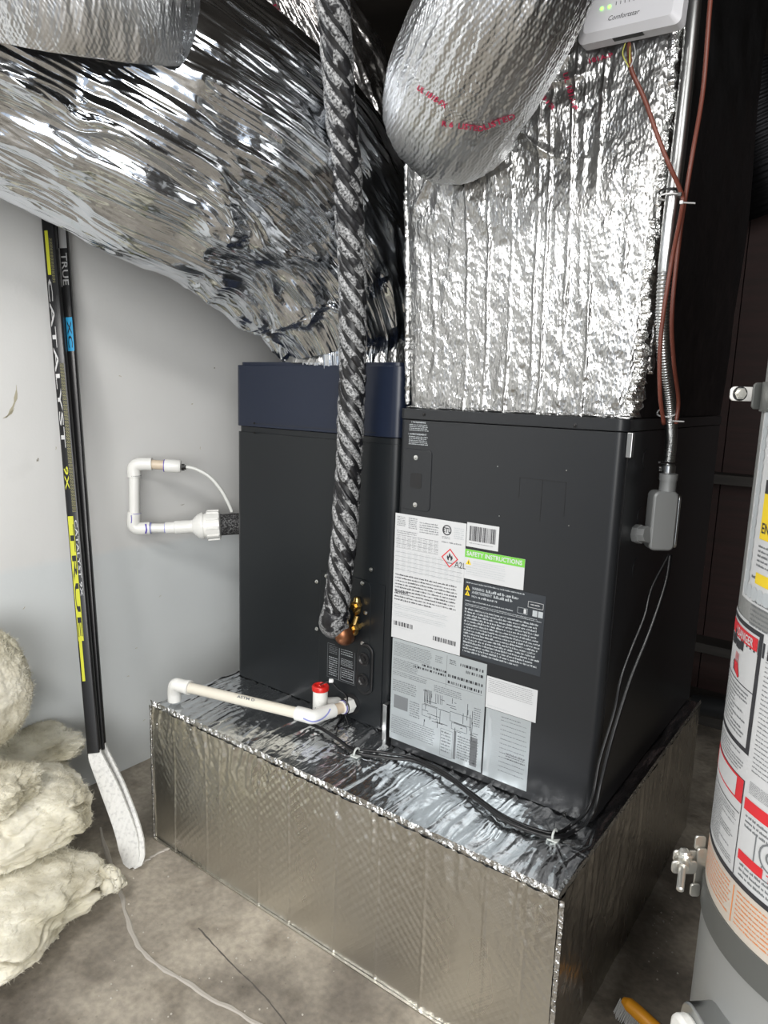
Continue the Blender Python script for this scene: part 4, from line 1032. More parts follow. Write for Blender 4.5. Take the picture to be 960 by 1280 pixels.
MB().lathe(wp(206, 660), wp(212, 660)-wp(188, 660), [(0, .0195), (.006, .0195)], 22).build('primer_ring', M_BLUEV, tr)
MB().lathe(wp(168, 594), ZU*-1, [(0, .0236), (.002, .0236)], 22).build('joint_ring', M_INKG, tr)
MB().lathe(wp(168, 641), ZU*-1, [(0, .0236), (.002, .0236)], 22).build('joint_ring', M_PURPLE, tr)
axu = wp(226, 583)-wp(206, 582); MB().lathe(wp(206, 582), axu, [(0, .0225), (.006, .024), (np.linalg.norm(axu)*.9, .024), (np.linalg.norm(axu)*1.0, .021)], 26).build('adapter', M_PVC, tr, smooth=True, angle=35)
MB().lathe(wp(205, 582), axu, [(0, .0228), (.003, .0228)], 26).build('primer_ring', M_PURPLE, tr)
MB().lathe(wp(227, 584), axu, [(0, .0125), (.010, .0125), (.010, .009), (.016, .009)], 8).build('barb_fitting', M_RUB, tr)
MB().tube(spline([wp(228, 583), wp(244, 586), wp(262, 596), wp(276, 612), wp(285, 628), wp(290, 640)], 60), .0066, 12).build('clear_tube', M_CLEAR, tr, smooth=True)
bvT = bvh_of([q for q in tr.children if q.name.startswith('elbow')])
surf_strip([(180, 654), (184, 656), (188, 655)], 2.6, bvT, tr, M_PURPLE)
surf_strip([(182, 655), (183, 662), (182, 667)], 1., bvT, tr, M_PURPLE)
surf_strip([(164, 644), (164.5, 650), (164, 654)], .5, bvT, tr, M_PURPLE); surf_strip([(174, 644), (176, 650), (177, 656)], .5, bvT, tr, M_PURPLE)
fo = painted('black_foam_insulation', (.03, .03, .032), .8)
c_, f_ = colornoise(fo, coords(fo), 160, (.012, .012, .013), (.16, .16, .16), .45, .7, 3); ln(fo, c_, bsdf(fo).inputs['Base Color'])
o = MB().tube(np.array([wp(276, 656), wp(276, 656)+axt*.14]), .040, 26).build('foam_sleeve', fo, tr, smooth=True, angle=40)

# ------------------------------------------------------------------ hockey sticks
def m_stick():
    m = mat('black_carbon_shaft', (.012, .012, .013), .3); return m
M_CARB = m_stick()
M_STY = mat('stick_yellow', (.55, .56, .03), .4); M_STG = mat('stick_silver', (.5, .5, .5), .35, .3); M_STB = mat('stick_blue', (.02, .32, .6), .4)
M_TAPEW = mat('white_cloth_tape', (.72, .72, .70), .8)
b_ = bsdf(M_TAPEW); v_t = coords(M_TAPEW, (1, 1, 1)); wv_ = nd(M_TAPEW, 'ShaderNodeTexWave'); wv_.inputs['Scale'].default_value = 26; wv_.inputs['Distortion'].default_value = 3
ln(M_TAPEW, v_t, wv_.inputs['Vector']); ln(M_TAPEW, bump(M_TAPEW, wv_.outputs['Fac'], .5, .002), b_.inputs['Normal'])
ct_, ft_ = colornoise(M_TAPEW, v_t, 90, (.56, .56, .55), (.72, .72, .70), .3, .5, 5); ln(M_TAPEW, ct_, b_.inputs['Base Color'])
def stick(label, top_px, heel_px, toe_px, top_x, heel_x, wpx_t, wpx_b, mt, off):
    """shaft centre-line and blade given by photo pixels at known wall distances"""
    top = at(*top_px, 'x', top_x); heel = at(*heel_px, 'x', heel_x); toe = at(*toe_px, 'z', .014)
    o = thing('hockey_stick', label, 'hockey stick', tuple(toe*[1, 1, 0]))
    top2 = top+(top-heel)*.10
    ax = heel-top; ax /= np.linalg.norm(ax)
    view = (top+heel)/2-CAM; view /= np.linalg.norm(view); side = np.cross(ax, view); side /= np.linalg.norm(side)
    if side@RT < 0: side = -side
    side = side*math.cos(.35)+np.cross(ax, side)*math.sin(.35)*1.0; fwd = np.cross(side, ax); 
    if fwd@view > 0: fwd = -fwd     # fwd faces the camera
    w, t = .037, .024
    n = 60; sp = top2+(heel-top2)*np.linspace(0, 1, n)[:, None]
    out = rrect(w, t, .005, 3)
    V = np.concatenate([[p+side*a*mt+fwd*b for a, b in out] for p in sp]); k = len(out)
    Fc = [(i*k+j, i*k+(j+1) % k, (i+1)*k+(j+1) % k, (i+1)*k+j) for i in range(n-1) for j in range(k)]+[tuple(range(k)), tuple((n-1)*k+j for j in range(k))[::-1]]
    MB().add(V, Fc).build('shaft', M_CARB, o, smooth=True, angle=35)
    return o, top, heel, toe, ax, side, fwd, w, t
s1 = stick('black hockey stick with yellow lettering, nearer the bare wall side', (62, 290), (118, 940), (168, 1083), -.415, -.10, 0, 0, 1.05, 0)
s2 = stick('black hockey stick with blue and silver marks, right-hand of the leaning pair', (79, 300), (126, 936), (175, 1083), -.425, -.125, 0, 0, .85, 0)
def blade(sd, lab=None, hook=0.):
    o, top, heel, toe, ax, side, fwd, w, t = sd
    bd_ = toe-heel; L_ = np.linalg.norm(bd_); bd_ /= L_
    n = 40; tt = np.linspace(0, 1, n)
    # centreline bends from the shaft direction towards the toe
    p0 = heel-ax*.012; S_ = spline([p0, heel+ax*.05*0+bd_*.02, heel+bd_*L_*.35+side*.008, heel+bd_*L_*.7+side*.010, toe-side*.004], n)
    hb_ = np.interp(tt, [0, .15, .5, .85, .96, 1], [.034, .040, .060, .066, .052, .022])
    up_ = side*.55-fwd*.0; 
    wdir = np.cross(bd_, fwd); wdir /= np.linalg.norm(wdir)
    if wdir@RT < 0: wdir = -wdir
    V = []; out = rrect(1, .010, .004, 3); k = len(out)
    for p, h_ in zip(S_, hb_):
        for a, b in out: V.append(p+wdir*a*h_*1.0+fwd*b)
    Fc = [(i*k+j, i*k+(j+1) % k, (i+1)*k+(j+1) % k, (i+1)*k+j) for i in range(n-1) for j in range(k)]+[tuple(range(k)), tuple((n-1)*k+j for j in range(k))[::-1]]
    MB().add(V, Fc).build('taped_blade', M_TAPEW, o, smooth=True, angle=35)
    return S_, wdir
blade(s1); blade(s2)
# markings (laid on the shafts' faces)
bs1 = bvh_of([q for q in s1[0].children if q.name.startswith('shaft')]); bs2 = bvh_of([q for q in s2[0].children if q.name.startswith('shaft')])
def mark(sd, y0, y1, a0, a1, m_, text=None, nm='print', flip=1):
    """quad or text on the front face between photo rows y0..y1; a = -1..1 across"""
    o, top, heel, toe, ax, side, fwd, w, t = sd
    def row(y):
        lo, hi = -.3, 1.05
        for _ in range(40):
            m_1 = (lo+hi)/2; p = top+(heel-top)*m_1; d_ = p-CAM; yy_ = 640-FOC*(d_@UP)/(d_@FW)
            if yy_ < y: lo = m_1
            else: hi = m_1
        return top+(heel-top)*lo
    p0, p1 = row(y0), row(y1); nf = fwd*(t/2+.0006); hw_ = w/2*.82
    if text:
        mb = MB(); V_, F_ = text_geo(text, 1., 0., .01); V_ = V_-V_.min(0)*np.array([1, 1, 0]); ex = V_.max(0)
        L_ = np.linalg.norm(p1-p0)
        out = [p0+ax*L_*v[0]/ex[0]+side*hw_*(a0+(a1-a0)*(v[1]/ex[1]))+nf for v in V_]
        tag(mb.add(out, F_).build(nm, m_, o), kind='stuff')
    else:
        MB().quad(p0+side*hw_*a0+nf, p0+side*hw_*a1+nf, p1+side*hw_*a1+nf, p1+side*hw_*a0+nf).build(nm, m_, o)
mark(s1, 290, 345, -.75, -.1, M_STY)
mark(s1, 350, 560, -.95, -.15, M_STG, 'CATALYST')
mark(s1, 583, 612, -.95, -.1, M_STY, '9X')
mark(s1, 645, 800, -1.0, .1, M_STY)
nf_save = None
def mark_over(sd, *a, **k):
    o = sd; sd2 = list(sd); sd2[8] = sd[8]+.0012; mark(tuple(sd2), *a, **k)
mark_over(s1, 655, 795, -.85, .0, M_CARB, 'TRUE')
mark(s1, 800, 850, -.9, -.3, M_STY)
mark(s1, 650, 745, .25, .8, M_STG, 'CATALYST 9X')
# pale mesh weave area
M_WEAVE = mat('olive_weave', (.10, .10, .04), .5); ck = nd(M_WEAVE, 'ShaderNodeTexChecker'); ck.inputs['Scale'].default_value = 260
ck.inputs[1].default_value = (.16, .15, .06, 1); ck.inputs[2].default_value = (.02, .02, .018, 1); ln(M_WEAVE, coords(M_WEAVE), ck.inputs['Vector']); ln(M_WEAVE, ck.outputs[0], bsdf(M_WEAVE).inputs['Base Color'])
mark(s1, 455, 640, .05, .85, M_WEAVE); mark(s1, 300, 355, .05, .6, M_WEAVE)
mark(s2, 285, 312, -.6, .95, M_STG); mark(s2, 312, 360, -.8, -.55, M_STG); mark(s2, 318, 358, -.4, .8, M_STG, 'TRUE')
mark(s2, 398, 440, -.4, .95, M_STB); mark_over(s2, 402, 436, -.2, .7, M_CARB, 'XC'); 
mark(s2, 440, 900, -.85, -.68, M_STG)

# ------------------------------------------------------------------ fibreglass insulation
def m_fib():
    m = mat('cream_fibreglass', (.62, .58, .46), 1.0); b = bsdf(m); v = coords(m, (1, 1, 1.6))
    c, f = colornoise(m, v, 9, (.50, .46, .35), (.80, .77, .66), .26, .58, 8)
    c2, f2 = colornoise(m, v, 3, (.62, .60, .50), (1, 1, 1), .36, .56, 4)
    mx = nd(m, 'ShaderNodeMix', data_type='RGBA', blend_type='MULTIPLY'); mx.inputs[0].default_value = .6; ln(m, c, mx.inputs[6]); ln(m, c2, mx.inputs[7])
    ln(m, mx.outputs[2], b.inputs['Base Color'])
    n = nd(m, 'ShaderNodeTexNoise'); n.inputs['Scale'].default_value = 60; n.inputs['Detail'].default_value = 8; ln(m, v, n.inputs['Vector'])
    ln(m, bump(m, n.outputs['Fac'], .4, .006), b.inputs['Normal'])
    b.inputs['Subsurface Weight'].default_value = .15; b.inputs['Subsurface Radius'].default_value = (.02, .018, .012); b.inputs['Subsurface Scale'].default_value = .5
    return m
M_FIB = m_fib()
def batt(label, c, rx, ry, rz, rot, seed, layers=4., flat=2.6, amp=1., fib=16000):
    n1, n2 = 300, 380
    th = np.linspace(0, math.pi, n1); ph = np.linspace(0, 2*math.pi, n2)
    T_, P_ = np.meshgrid(th, ph, indexing='ij')
    def sp(w, m_): return np.sign(w)*np.abs(w)**(2/m_)
    x_ = sp(np.sin(T_), 2.4)*sp(np.cos(P_), 3); y_ = sp(np.sin(T_), 2.4)*sp(np.sin(P_), 3); z_ = sp(np.cos(T_), flat)
    d = 1+amp*(.22*fbm(x_*1.6+seed, y_*1.6, z_*1.3, 3)+.085*fbm(x_*4+seed, y_*4, z_*4, 3))+.026*fbm(x_*10+seed, y_*10, z_*12, 3)+.009*fbm(x_*40+seed, y_*40, z_*40, 2)
    g = z_*layers+1.6*fbm(x_*1.2+seed, y_*1.2, 0, 3)
    groove = np.exp(-((g-np.round(g))/.10)**2)*(.35+vn(x_*2+seed, y_*2, np.round(g)))
    d = d-.08*groove*np.sin(T_)*min(amp, 1)
    cr, sr = math.cos(rot), math.sin(rot)
    X_ = x_*rx*d; Y_ = y_*ry*d; Z_ = z_*rz*(d*.6+.4)+.03*rz*fbm(x_*9+seed, y_*9, 4, 3)
    X2 = X_*cr-Y_*sr; Y2 = X_*sr+Y_*cr
    P = np.stack([c[0]+X2, c[1]+Y2, np.maximum(c[2]+Z_, .002)], -1)
    o = MB().grid(P).build('insulation_batt', M_FIB, None, smooth=True, loc=(c[0], c[1], max(c[2]-rz, 0)))
    tag(o, label, 'insulation', 'crumpled insulation batts by the wall')
    R = np.random.RandomState(int(seed*10)); N = fib
    ii = R.randint(8, n1-8, N); jj = R.randint(0, n2-1, N); p = P[ii, jj]; nrm = p-np.array(c); nrm /= np.linalg.norm(nrm, axis=1)[:, None]
    dr_ = nrm*.55+R.randn(N, 3)*.75; dr_ /= np.linalg.norm(dr_, axis=1)[:, None]; sd = np.cross(dr_, R.randn(N, 3)); sd /= np.linalg.norm(sd, axis=1)[:, None]
    L_ = R.uniform(.005, .018, N)[:, None]; w_ = .0006
    V = np.stack([p-nrm*.002-sd*w_, p-nrm*.002+sd*w_, p+dr_*L_], 1); V[..., 2] = np.maximum(V[..., 2], .001)
    tag(MB().add(V.reshape(-1, 3), np.arange(3*N).reshape(-1, 3).tolist()).build('loose_fibres', M_FIB, o), kind='stuff')
    return o
batt('lowest crumpled cream insulation batt, resting on the floor with a torn tuft', at(-18, 1128, 'z', .080), .27, .25, .088, .35, 3.3, 1.6)
batt('thick folded cream insulation batt in the middle of the heap', at(0, 1012, 'z', .235), .235, .22, .105, -.2, 8.1, 1.3)
batt('smooth rounded cream insulation batt on top of the heap at the frame edge', pd(-40, 864, 2.02), .145, .15, .185, .1, 5.7, .4, 2.1, .35)
batt('small torn insulation chunk on the left front of the heap', at(-14, 985, 'z', .36), .12, .10, .055, .5, 12.9, 1.2, 2.6, 1.2)
batt('flattened insulation layer peeking out under the top batt', at(30, 940, 'z', .31), .13, .17, .030, .0, 15.2, .6, 2.6, 1.4)
# torn paper-like tuft
mb = MB(); c = at(138, 1098, 'z', .06); n = 60
U, V = np.meshgrid(np.linspace(-1, 1, n), np.linspace(-1, 1, n), indexing='ij')
rad = .045*(1+.3*fbm(U*3, V*3, 1)); P = np.stack([c[0]+U*rad*.9+.015*fbm(U*3, V*2, 4.), c[1]+V*rad*.8-.01, c[2]+.035*(1-U*U)*(1-V*V)*1.4+.022*fbm(U*2.5, V*2.5, 2)*2-.02], -1)
mb.grid(P); o = mb.build('insulation_tuft', M_FIB, None, smooth=True, loc=(c[0], c[1], 0)); sm = o.modifiers.new('s', 'SOLIDIFY'); sm.thickness = .012
tag(o, 'pale torn tuft of insulation at the heap\'s right end near the hockey blades', 'insulation')
c = at(62, 1172, 'z', .012); mb = MB(); mb.grid(np.stack([c[0]+U*.02*(1+.3*fbm(U*2, V*2)), c[1]+V*.014, c[2]+.014*(1-U*U)*(1-V*V)+.006*fbm(U*4, V*4)], -1)); o = mb.build('insulation_scrap', M_FIB, None, smooth=True, loc=(c[0], c[1], 0))
sm = o.modifiers.new('s', 'SOLIDIFY'); sm.thickness = .006
tag(o, 'tiny scrap of insulation on the concrete in front of the heap', 'insulation')

# ------------------------------------------------------------------ water heater
TR = .22
d_ = ray(905, 900)[:2]; d_ = d_/np.linalg.norm(d_); tp = CAM[:2]+d_*1.12
TC = tp+TR*np.array([d_[1], -d_[0]])
wh = thing('water_heater', 'tall grey water heater covered in warning labels at the right edge', 'water heater', (TC[0], TC[1], 0))
zb0, zb1 = .32, 2.05
MB().lathe((TC[0], TC[1], zb0), ZU, [(0, TR-.01), (.01, TR), (zb1-zb0-.03, TR), (zb1-zb0, TR-.03), (zb1-zb0+.01, .02)], 128).build('tank', M_TANK, wh, smooth=True, angle=30)
MB().box((TC[0]-.22, TC[1]-.22, 0), (TC[0]+.22, TC[1]+.22, zb0)).build('stand', M_DARKWALL, wh)
def cyl_hit(px, py, R_=TR):
    r_ = ray(px, py); ox, oy = CAM[0]-TC[0], CAM[1]-TC[1]
    a = r_[0]**2+r_[1]**2; b = 2*(ox*r_[0]+oy*r_[1]); c = ox*ox+oy*oy-R_*R_; D_ = b*b-4*a*c
    t = (-b-math.sqrt(max(D_, 0)))/(2*a); p = CAM+r_*t; return math.atan2(p[1]-TC[1], p[0]-TC[0]), p[2]
phi0 = cyl_hit(905, 900)[0]
phi0 = phi0 % (2*math.pi)
# surface patch between angles (arc metres from the silhouette) and heights
def cyl_pt(arc, z, lift=.001):
    a = phi0+arc/TR; return np.array([TC[0]+(TR+lift)*math.cos(a), TC[1]+(TR+lift)*math.sin(a), z])
def cyl_patch(arc0, arc1, z0, z1, lift, m_, nm, parent, n=16):
    A = np.linspace(arc0, arc1, n); P = np.array([[cyl_pt(a, z, lift) for z in (z0, z1)] for a in A]); return MB().grid(P[:, ::-1]).build(nm, m_, parent, smooth=True)
def arcz(px, py):
    a, z = cyl_hit(px, py); return ((a % (2*math.pi))-phi0)*TR, z
class CL:
    def __init__(s, parent, lift): s.ms = {}; s.o = parent; s.l = lift
    def mb(s, m_): return s.ms.setdefault(m_.name, (MB(), m_))[0]
    def rect(s, a0, z0, a1, z1, m_, lift=None):
        k = max(2, int(abs(a1-a0)/.012)+2); l = s.l if lift is None else lift
        s.mb(m_).grid(np.array([[cyl_pt(a, z, l) for z in (z1, z0)] for a in np.linspace(a0, a1, k)]))
    def frame(s, a0, z0, a1, z1, m_, t): s.rect(a0, z0, a1, z0+t, m_); s.rect(a0, z1-t, a1, z1, m_); s.rect(a0, z0, a0+t, z1, m_); s.rect(a1-t, z0, a1, z1, m_)
    def words(s, a0, z0, a1, z1, n, m_, seed=0, fill=.5):
        R = random.Random(seed); n = max(n, int((z1-z0)/.0062)); p = (z1-z0)/n; lh = p*fill; cw = max(lh*.55, .0013)
        for i in range(n):
            a = a0; e_ = a0+(a1-a0)*R.choice((1, 1, .97, .6, .9)); zt = z1-p*i
            while a < e_-cw:
                for k in range(R.choice((2, 3, 4, 5, 7, 9))):
                    if a > e_-cw: break
                    t_ = 0 if R.random() < .4 else .28
                    s.mb(m_).quad(cyl_pt(a, zt-lh, s.l), cyl_pt(a+cw*.72, zt-lh, s.l), cyl_pt(a+cw*.72, zt-lh*t_, s.l), cyl_pt(a, zt-lh*t_, s.l)); a += cw
                a += cw*.8
    def text(s, t, a, z, w, h, m_):
        V, Fc = text_geo(t, 1., 0, .02); V = V-V.min(0)*np.array([1, 1, 0]); ex = V.max(0)
        s.mb(m_).add([cyl_pt(a+w*v[0]/ex[0], z+h*v[1]/ex[1], s.l+.0006) for v in V], Fc)
    def done(s, nm='print'):
        for k, (mb, m_) in s.ms.items(): tag(mb.build(nm, m_, s.o, smooth=True), kind='stuff')
def zc2(p, q): return (arcz(*p)[1]+arcz(*q)[1])/2
zS_up = zc2((933, 755), (958, 765)); zS_top = zc2((922, 764), (957, 791)); z_dB = zc2((903, 895), (935, 942))
z_k = zc2((889, 1050), (925, 1102)); z_st = zc2((878, 1095), (955, 1190)); z_sb = zc2((868, 1125), (955, 1230))
aR = .44
# upper certificate sheet with scalloped border
a0 = arcz(936, 700)[0]-.008
cyl_patch(a0, a0+.26, zS_up+.004, zS_up+.30, .0012, M_WHITE, 'certificate_label', wh, 24)['label'] = 'white label with scalloped grey border'
L = CL(wh, .0016)
zz_ = zS_up+.02
while zz_ < zS_up+.29:
    th = np.linspace(0, 2*math.pi, 10, endpoint=False)
    L.mb(M_LGREY).add([cyl_pt(a0+.016+.010*math.cos(t), zz_+.009*math.sin(t), .0018) for t in th], [tuple(range(10))]); zz_ += .015
aa_ = a0+.016
while aa_ < a0+.25:
    th = np.linspace(0, 2*math.pi, 10, endpoint=False)
    L.mb(M_LGREY).add([cyl_pt(aa_+.009*math.cos(t), zS_up+.018+.010*math.sin(t), .0018) for t in th], [tuple(range(10))]); aa_ += .015
zy = zc2((957, 632), (957, 660)); a1 = a0+.042
L.rect(a1, zy-.03, a1+.18, zy+.03, M_YEL, .0020); L.rect(a1, zy+.03, a1+.18, zy+.048, M_INK, .0020); L.text('ENERGY', a1+.004, zy-.022, .06, .014, M_INK); L.rect(a1+.003, zy-.09, a1+.08, zy-.075, M_YEL, .002)
L.words(a1, zy-.07, a1+.15, zy-.038, 2, M_INKG, 1); L.words(a1, zy-.15, a1+.15, zy-.10, 3, M_INKG, 2); L.words(a1-.01, zS_up+.034, a1+.14, zS_up+.042, 1, M_INKG, 3)
for k in range(6): L.rect(a1+.01*k, zy-.18, a1+.01*k+.004, zy-.16, M_INK)
L.done()
# main warning sheet
s0 = .004
cyl_patch(s0, aR, z_k, zS_top+.004, .0010, M_WHITE, 'warning_sheet', wh, 48)['label'] = 'white warning sheet with red and black panels'
L = CL(wh, .0015)
pA_, pB_ = .008, arcz(953, 800)[0]
pB2 = .012+(pB_-.012)
t_ = .0065
L.rect(s0+.004, z_dB, pB_+.004, z_dB+t_, M_INK); L.rect(s0+.004, zS_top-t_, pB_+.004, zS_top, M_INK); L.rect(s0+.004, z_dB, s0+.004+.004, zS_top, M_INK); L.rect(pB_-.004, z_dB, pB_+.004, zS_top, M_INK)
hh_ = zS_top-z_dB
L.rect(.014, zS_top-.028, pB_-.006, zS_top-.010, M_REDP, .0018)
L.text('! DANGER', .046, zS_top-.0255, pB_-.062, .012, M_WHITE)
zm = zS_top-hh_*.50
L.rect(.010, zm-.0015, pB_-.004, zm, M_INK)
# pictogram: black valve pouring onto a red foot
ca = (pB_)*.42
for (da, dz, w_, h_) in ((-.03, .0, .016, .014), (-.014, .006, .010, .022), (-.002, .0, .018, .012), (.016, .004, .012, .016)): L.rect(ca+da, zm+.048+dz-h_/2, ca+da+w_, zm+.048+dz+h_/2, M_INK, .0018)
for k in range(4): L.rect(ca+.002+k*.004, zm+.022, ca+.0035+k*.004, zm+.036, M_REDP, .0018)
L.mb(M_REDP).add([cyl_pt(ca+a_, zm+z_, .0019) for a_, z_ in ((.0, .022), (.016, .022), (.024, .006), (.020, .003), (.002, .010))], [(0, 4, 3, 2, 1)])
L.mb(M_INK).add([cyl_pt(ca+a_, zm+z_, .0018) for a_, z_ in ((-.006, .022), (.002, .022), (.006, .010), (.024, .003), (-.004, .008))], [(0, 4, 3, 2, 1)])
L.words(.014, z_dB+.012, pB_-.012, zm-.006, 12, M_INKG, 4)
# thin text, red header, paragraph
z_r1 = zc2((902, 938), (937, 975))
L.words(.012, z_r1+.004, pB_-.004, z_dB-.005, 6, M_INKG, 5)
L.rect(.010, z_r1-.034, pB_+.002, z_r1, M_REDP, .0017); L.rect(.022, z_r1-.031, pB_-.014, z_r1-.003, M_WHITE, .0020); L.words(.026, z_r1-.028, pB_-.02, z_r1-.006, 3, M_REDP, 6, .6)
L.frame(.008, z_k+.006, pB_+.004, z_r1+.001, M_INK, .0015)
L.rect(.01, z_r1-.05, pB_, z_r1-.0485, M_INK)
L.words(.014, z_k+.014, pB_-.004, z_r1-.054, 20, M_INKG, 7)
c0_ = pB_+.014
L.words(c0_, z_dB-.02, aR-.02, zS_top-.02, 18, M_INKG, 8, .3); L.words(c0_, z_r1-.01, aR-.02, z_dB-.03, 8, M_INKG, 9)
L.rect(c0_-.005, z_r1-.035, aR, z_r1-.018, M_REDP, .0018)
L.words(c0_, z_r1-.062, aR-.02, z_r1-.040, 3, M_INKG, 10)
# small line drawing of a burner
th = np.linspace(0, 2*math.pi, 18, endpoint=False); cp_ = (c0_+.05, (z_k+.05+z_r1-.062)/2+.003)
for r1_, r2_ in ((.020, .0175), (.009, .006)):
    L.mb(M_INKG).add([cyl_pt(cp_[0]+r1_*math.cos(t), cp_[1]+r1_*math.sin(t), .0018) for t in th]+[cyl_pt(cp_[0]+r2_*math.cos(t), cp_[1]+r2_*math.sin(t), .0018) for t in th], [(i, (i+1) % 18, (i+1) % 18+18, i+18) for i in range(18)])
L.rect(cp_[0]-.028, cp_[1]-.034, cp_[0]-.026, cp_[1]+.02, M_INKG); L.rect(cp_[0]-.028, cp_[1]-.034, cp_[0]+.028, cp_[1]-.032, M_INKG); L.rect(cp_[0]-.014, cp_[1]-.03, cp_[0]-.012, cp_[1]-.016, M_INKG); L.rect(cp_[0]+.012, cp_[1]-.03, cp_[0]+.014, cp_[1]-.016, M_INKG)
L.rect(c0_-.005, z_k+.036, c0_+.04, z_k+.050, M_REDP, .0018); L.text('TO PREVENT', c0_+.046, z_k+.037, .09, .010, M_REDP)
L.words(c0_, z_k+.010, aR-.02, z_k+.033, 3, M_INKG, 12)
L.rect(s0, z_k, aR, z_k+.0075, M_INK, .0018); L.text('COMBUSTIBLE', c0_+.08, z_k+.0015, .08, .0045, M_WHITE)
L.done()
cyl_patch(.002, aR, z_st+.004, z_k-.001, .0009, M_CREAM, 'energy_notice_label', wh, 48)['label'] = 'cream label with orange print'
L = CL(wh, .0014)
hz_ = z_k-z_st
L.rect(.13, z_st+.012, .132, z_k-.006, M_ORG); L.words(.012, z_st+.014, .125, z_k-.008, 6, M_ORG, 13, .4); L.words(.138, z_st+.012, aR-.02, z_k-.008, 8, M_ORG, 14, .4)
L.done()
# straps and their tension brackets
def strap_thing(z0, z1, label, tab_px):
    o = thing('seismic_strap', label, 'strap', (TC[0], TC[1], z0))
    n = 96; A = np.linspace(0, 2*math.pi, n); pr = [(.0, z0), (.0030, z0), (.0030, z1), (.0, z1)]
    P = np.array([[[TC[0]+(TR+l+.0005)*math.cos(a), TC[1]+(TR+l+.0005)*math.sin(a), z] for l, z in pr] for a in A]); MB().grid(P).build('band', M_STRAP, o, smooth=True, angle=30)
    return o
zu0, zu1 = arcz(950, 514)[1], arcz(950, 478)[1]
us = strap_thing(zu0, zu1, 'grey strap round the upper water heater with a white bolted tab', None)
M_TABW = mat('bright_zinc_tab', (.75, .74, .72), .35, .3)
sil = cyl_pt(0, 1.5, .0); outd = -RT*.97+np.array([0, 0, 0]); outd = np.array([outd[0], outd[1], 0]); outd /= np.linalg.norm(outd)
fr_ = np.array([-FW[0], -FW[1], 0]); fr_ /= np.linalg.norm(fr_)
def tab(o, px0, py0, px1, py1, dd, m_, nm='bolt_tab'):
    a_ = pd(px0, py0, dd); b_ = pd(px1, py1, dd); w_ = abs((b_-a_)@outd); h_ = abs(a_[2]-b_[2]); c = (a_+b_)/2
    mb = MB(); prism(mb, rrect(w_, h_, min(w_, h_)*.3), c, outd, ZU, fr_*.004); return mb.build(nm, m_, o, smooth=True, angle=30, bevel=.001), c
dS = float((cyl_pt(0, 1.5)-CAM)@FW)
t1, c = tab(us, 912, 483, 948, 502, dS, M_TABW)
t2, c2 = tab(us, 940, 478, 956, 512, dS-.004, M_STRAP, 'band_end')
MB().lathe(pd(923, 492, dS)+fr_*.004, fr_, [(0, .0085), (.003, .0085), (.003, .006), (.008, .006)], 6).build('bolt', M_ZINC, us)
MB().lathe(pd(923, 492, dS)+fr_*.0042, fr_, [(0, .010), (.0012, .010)], 20).build('washer', M_DSCREW, us)
ls = strap_thing(z_sb, z_st+.004, 'grey strap round the lower water heater with a zinc tension bolt', None)
dL = float((cyl_pt(0, z_st)-CAM)@FW)
tab(ls, 841, 1060, 872, 1078, dL, M_ZINC); tab(ls, 839, 1073, 870, 1092, dL-.012, M_ZINC); tab(ls, 868, 1042, 881, 1062, dL-.004, M_ZINC, 'band_end'); tab(ls, 862, 1102, 874, 1120, dL-.004, M_ZINC, 'band_end')
tab(ls, 869, 1056, 880, 1112, dL-.002, M_ZINC, 'upright_plate')
MB().lathe(pd(855, 1060, dL-.006), -ZU+fr_*.5, [(0, .005), (.006, .0095), (.010, .0095), (.010, .0125), (.013, .0125)], 16).build('washer', M_ZINC, ls)
bd = pd(850, 1112, dL-.05)-pd(854, 1078, dL-.012)
MB().lathe(pd(854, 1078, dL-.012), bd, [(-.008, .0125), (.0, .0125), (.0, .009), (.010, .009), (.010, .0055), (np.linalg.norm(bd), .0055), (np.linalg.norm(bd)+.002, .003)], 16).build('bolt', M_ZINC, ls, smooth=True, angle=35)
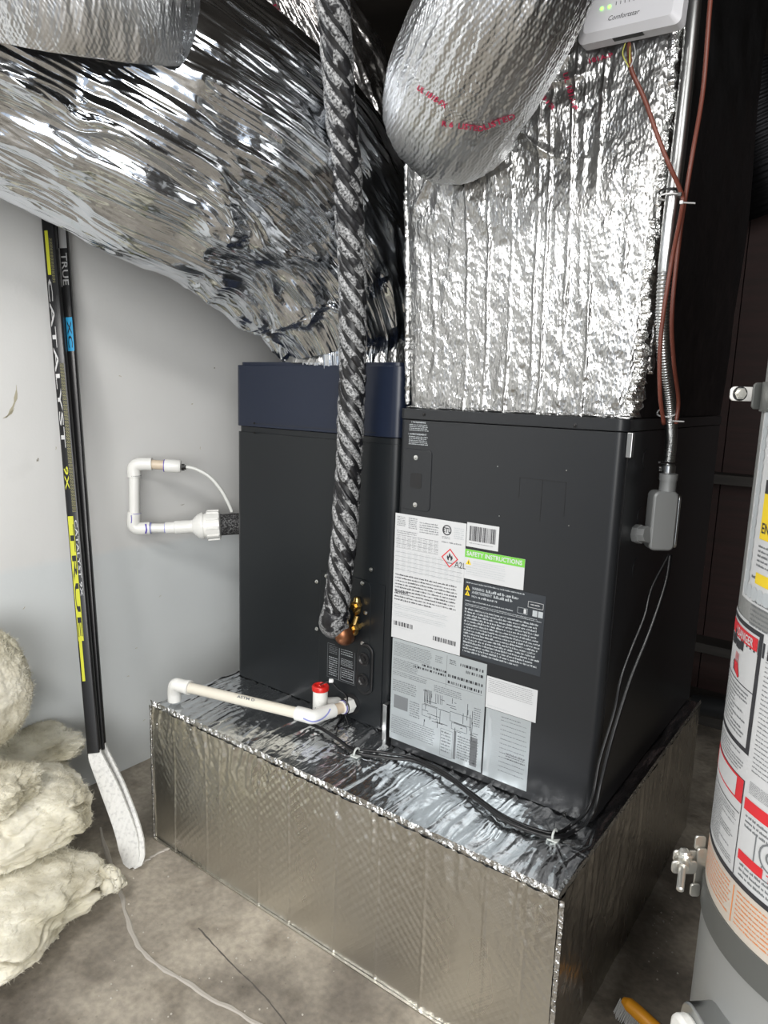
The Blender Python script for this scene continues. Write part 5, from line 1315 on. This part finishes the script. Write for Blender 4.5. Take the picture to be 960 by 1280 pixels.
# gas valve cover at the bottom edge
gv = thing('access_cover', 'white rounded cover in a grey frame low on the water heater', 'cover', tuple(cyl_pt(.13, zb0+.1)))
av, zv = arcz(897, 1275)
nrm = cyl_pt(av, zv, .05)-cyl_pt(av, zv, 0); nrm /= np.linalg.norm(nrm); tg_ = np.cross(ZU, nrm)
base_c = cyl_pt(av+.03, zv-.05, -.01)
mb = MB(); prism(mb, rrect(.12, .14, .03), base_c, tg_, ZU, nrm*.05); mb.build('frame', M_STEEL, gv, smooth=True, angle=30, bevel=.003)
mb = MB(); prism(mb, rrect(.10, .12, .025), base_c+nrm*.05, tg_, ZU, nrm*.022); mb.build('cover', M_PVC, gv, smooth=True, angle=30, bevel=.006)
MB().lathe(cyl_pt(.012, arcz(858, 1256)[1], .0), outd, [(0, .006), (.006, .006), (.009, .003)], 12).build('rivet', M_TABW, wh)

# orange backed brush at the frame bottom
bt = pd(779, 1250, 1.72); be = pd(826, 1292, 1.64)
hb = thing('scrub_brush', 'orange-backed brush with white bristles at the bottom edge', 'brush', (bt[0]+.03, bt[1], 0))
MB().tube(spline([bt, bt+(be-bt)*.3+ZU*.002, be, be+(be-bt)*.9], 50), [.008, .0155, .0165, .0165, .015, .014], 16).build('handle_back', M_ORANGE, hb, smooth=True)
M_BRIS = mat('white_bristles', (.66, .66, .64), .6)
mb = MB(); R = random.Random(4)
bx = (be-bt)*1.9
for i in range(40):
    for j in range(5):
        p = bt+bx*(i+.3)/40+np.array([.0, .0, -.004])+fr_*(-.010+.005*j)-RT*.004; q = p.copy(); q[2] = max(.004, p[2]-.15); q += RT*R.uniform(-.003, .003)-RT*.012
        mb.tube(np.array([p, q]), .0013, 5, cap=False)
tag(mb.build('bristles', M_BRIS, hb), kind='stuff')

# black pipe on the floor behind the platform
tag(MB().tube(np.array([at(866, 880, 'y', 1.75), at(1010, 905, 'y', 1.75)]), .045, 28).build('drain_hose', mat('black_abs_pipe', (.015, .016, .017), .35), None, smooth=True, loc=(1.5, 1.75, .05), angle=40), 'fat black pipe lying on the floor behind the foil platform', 'pipe')
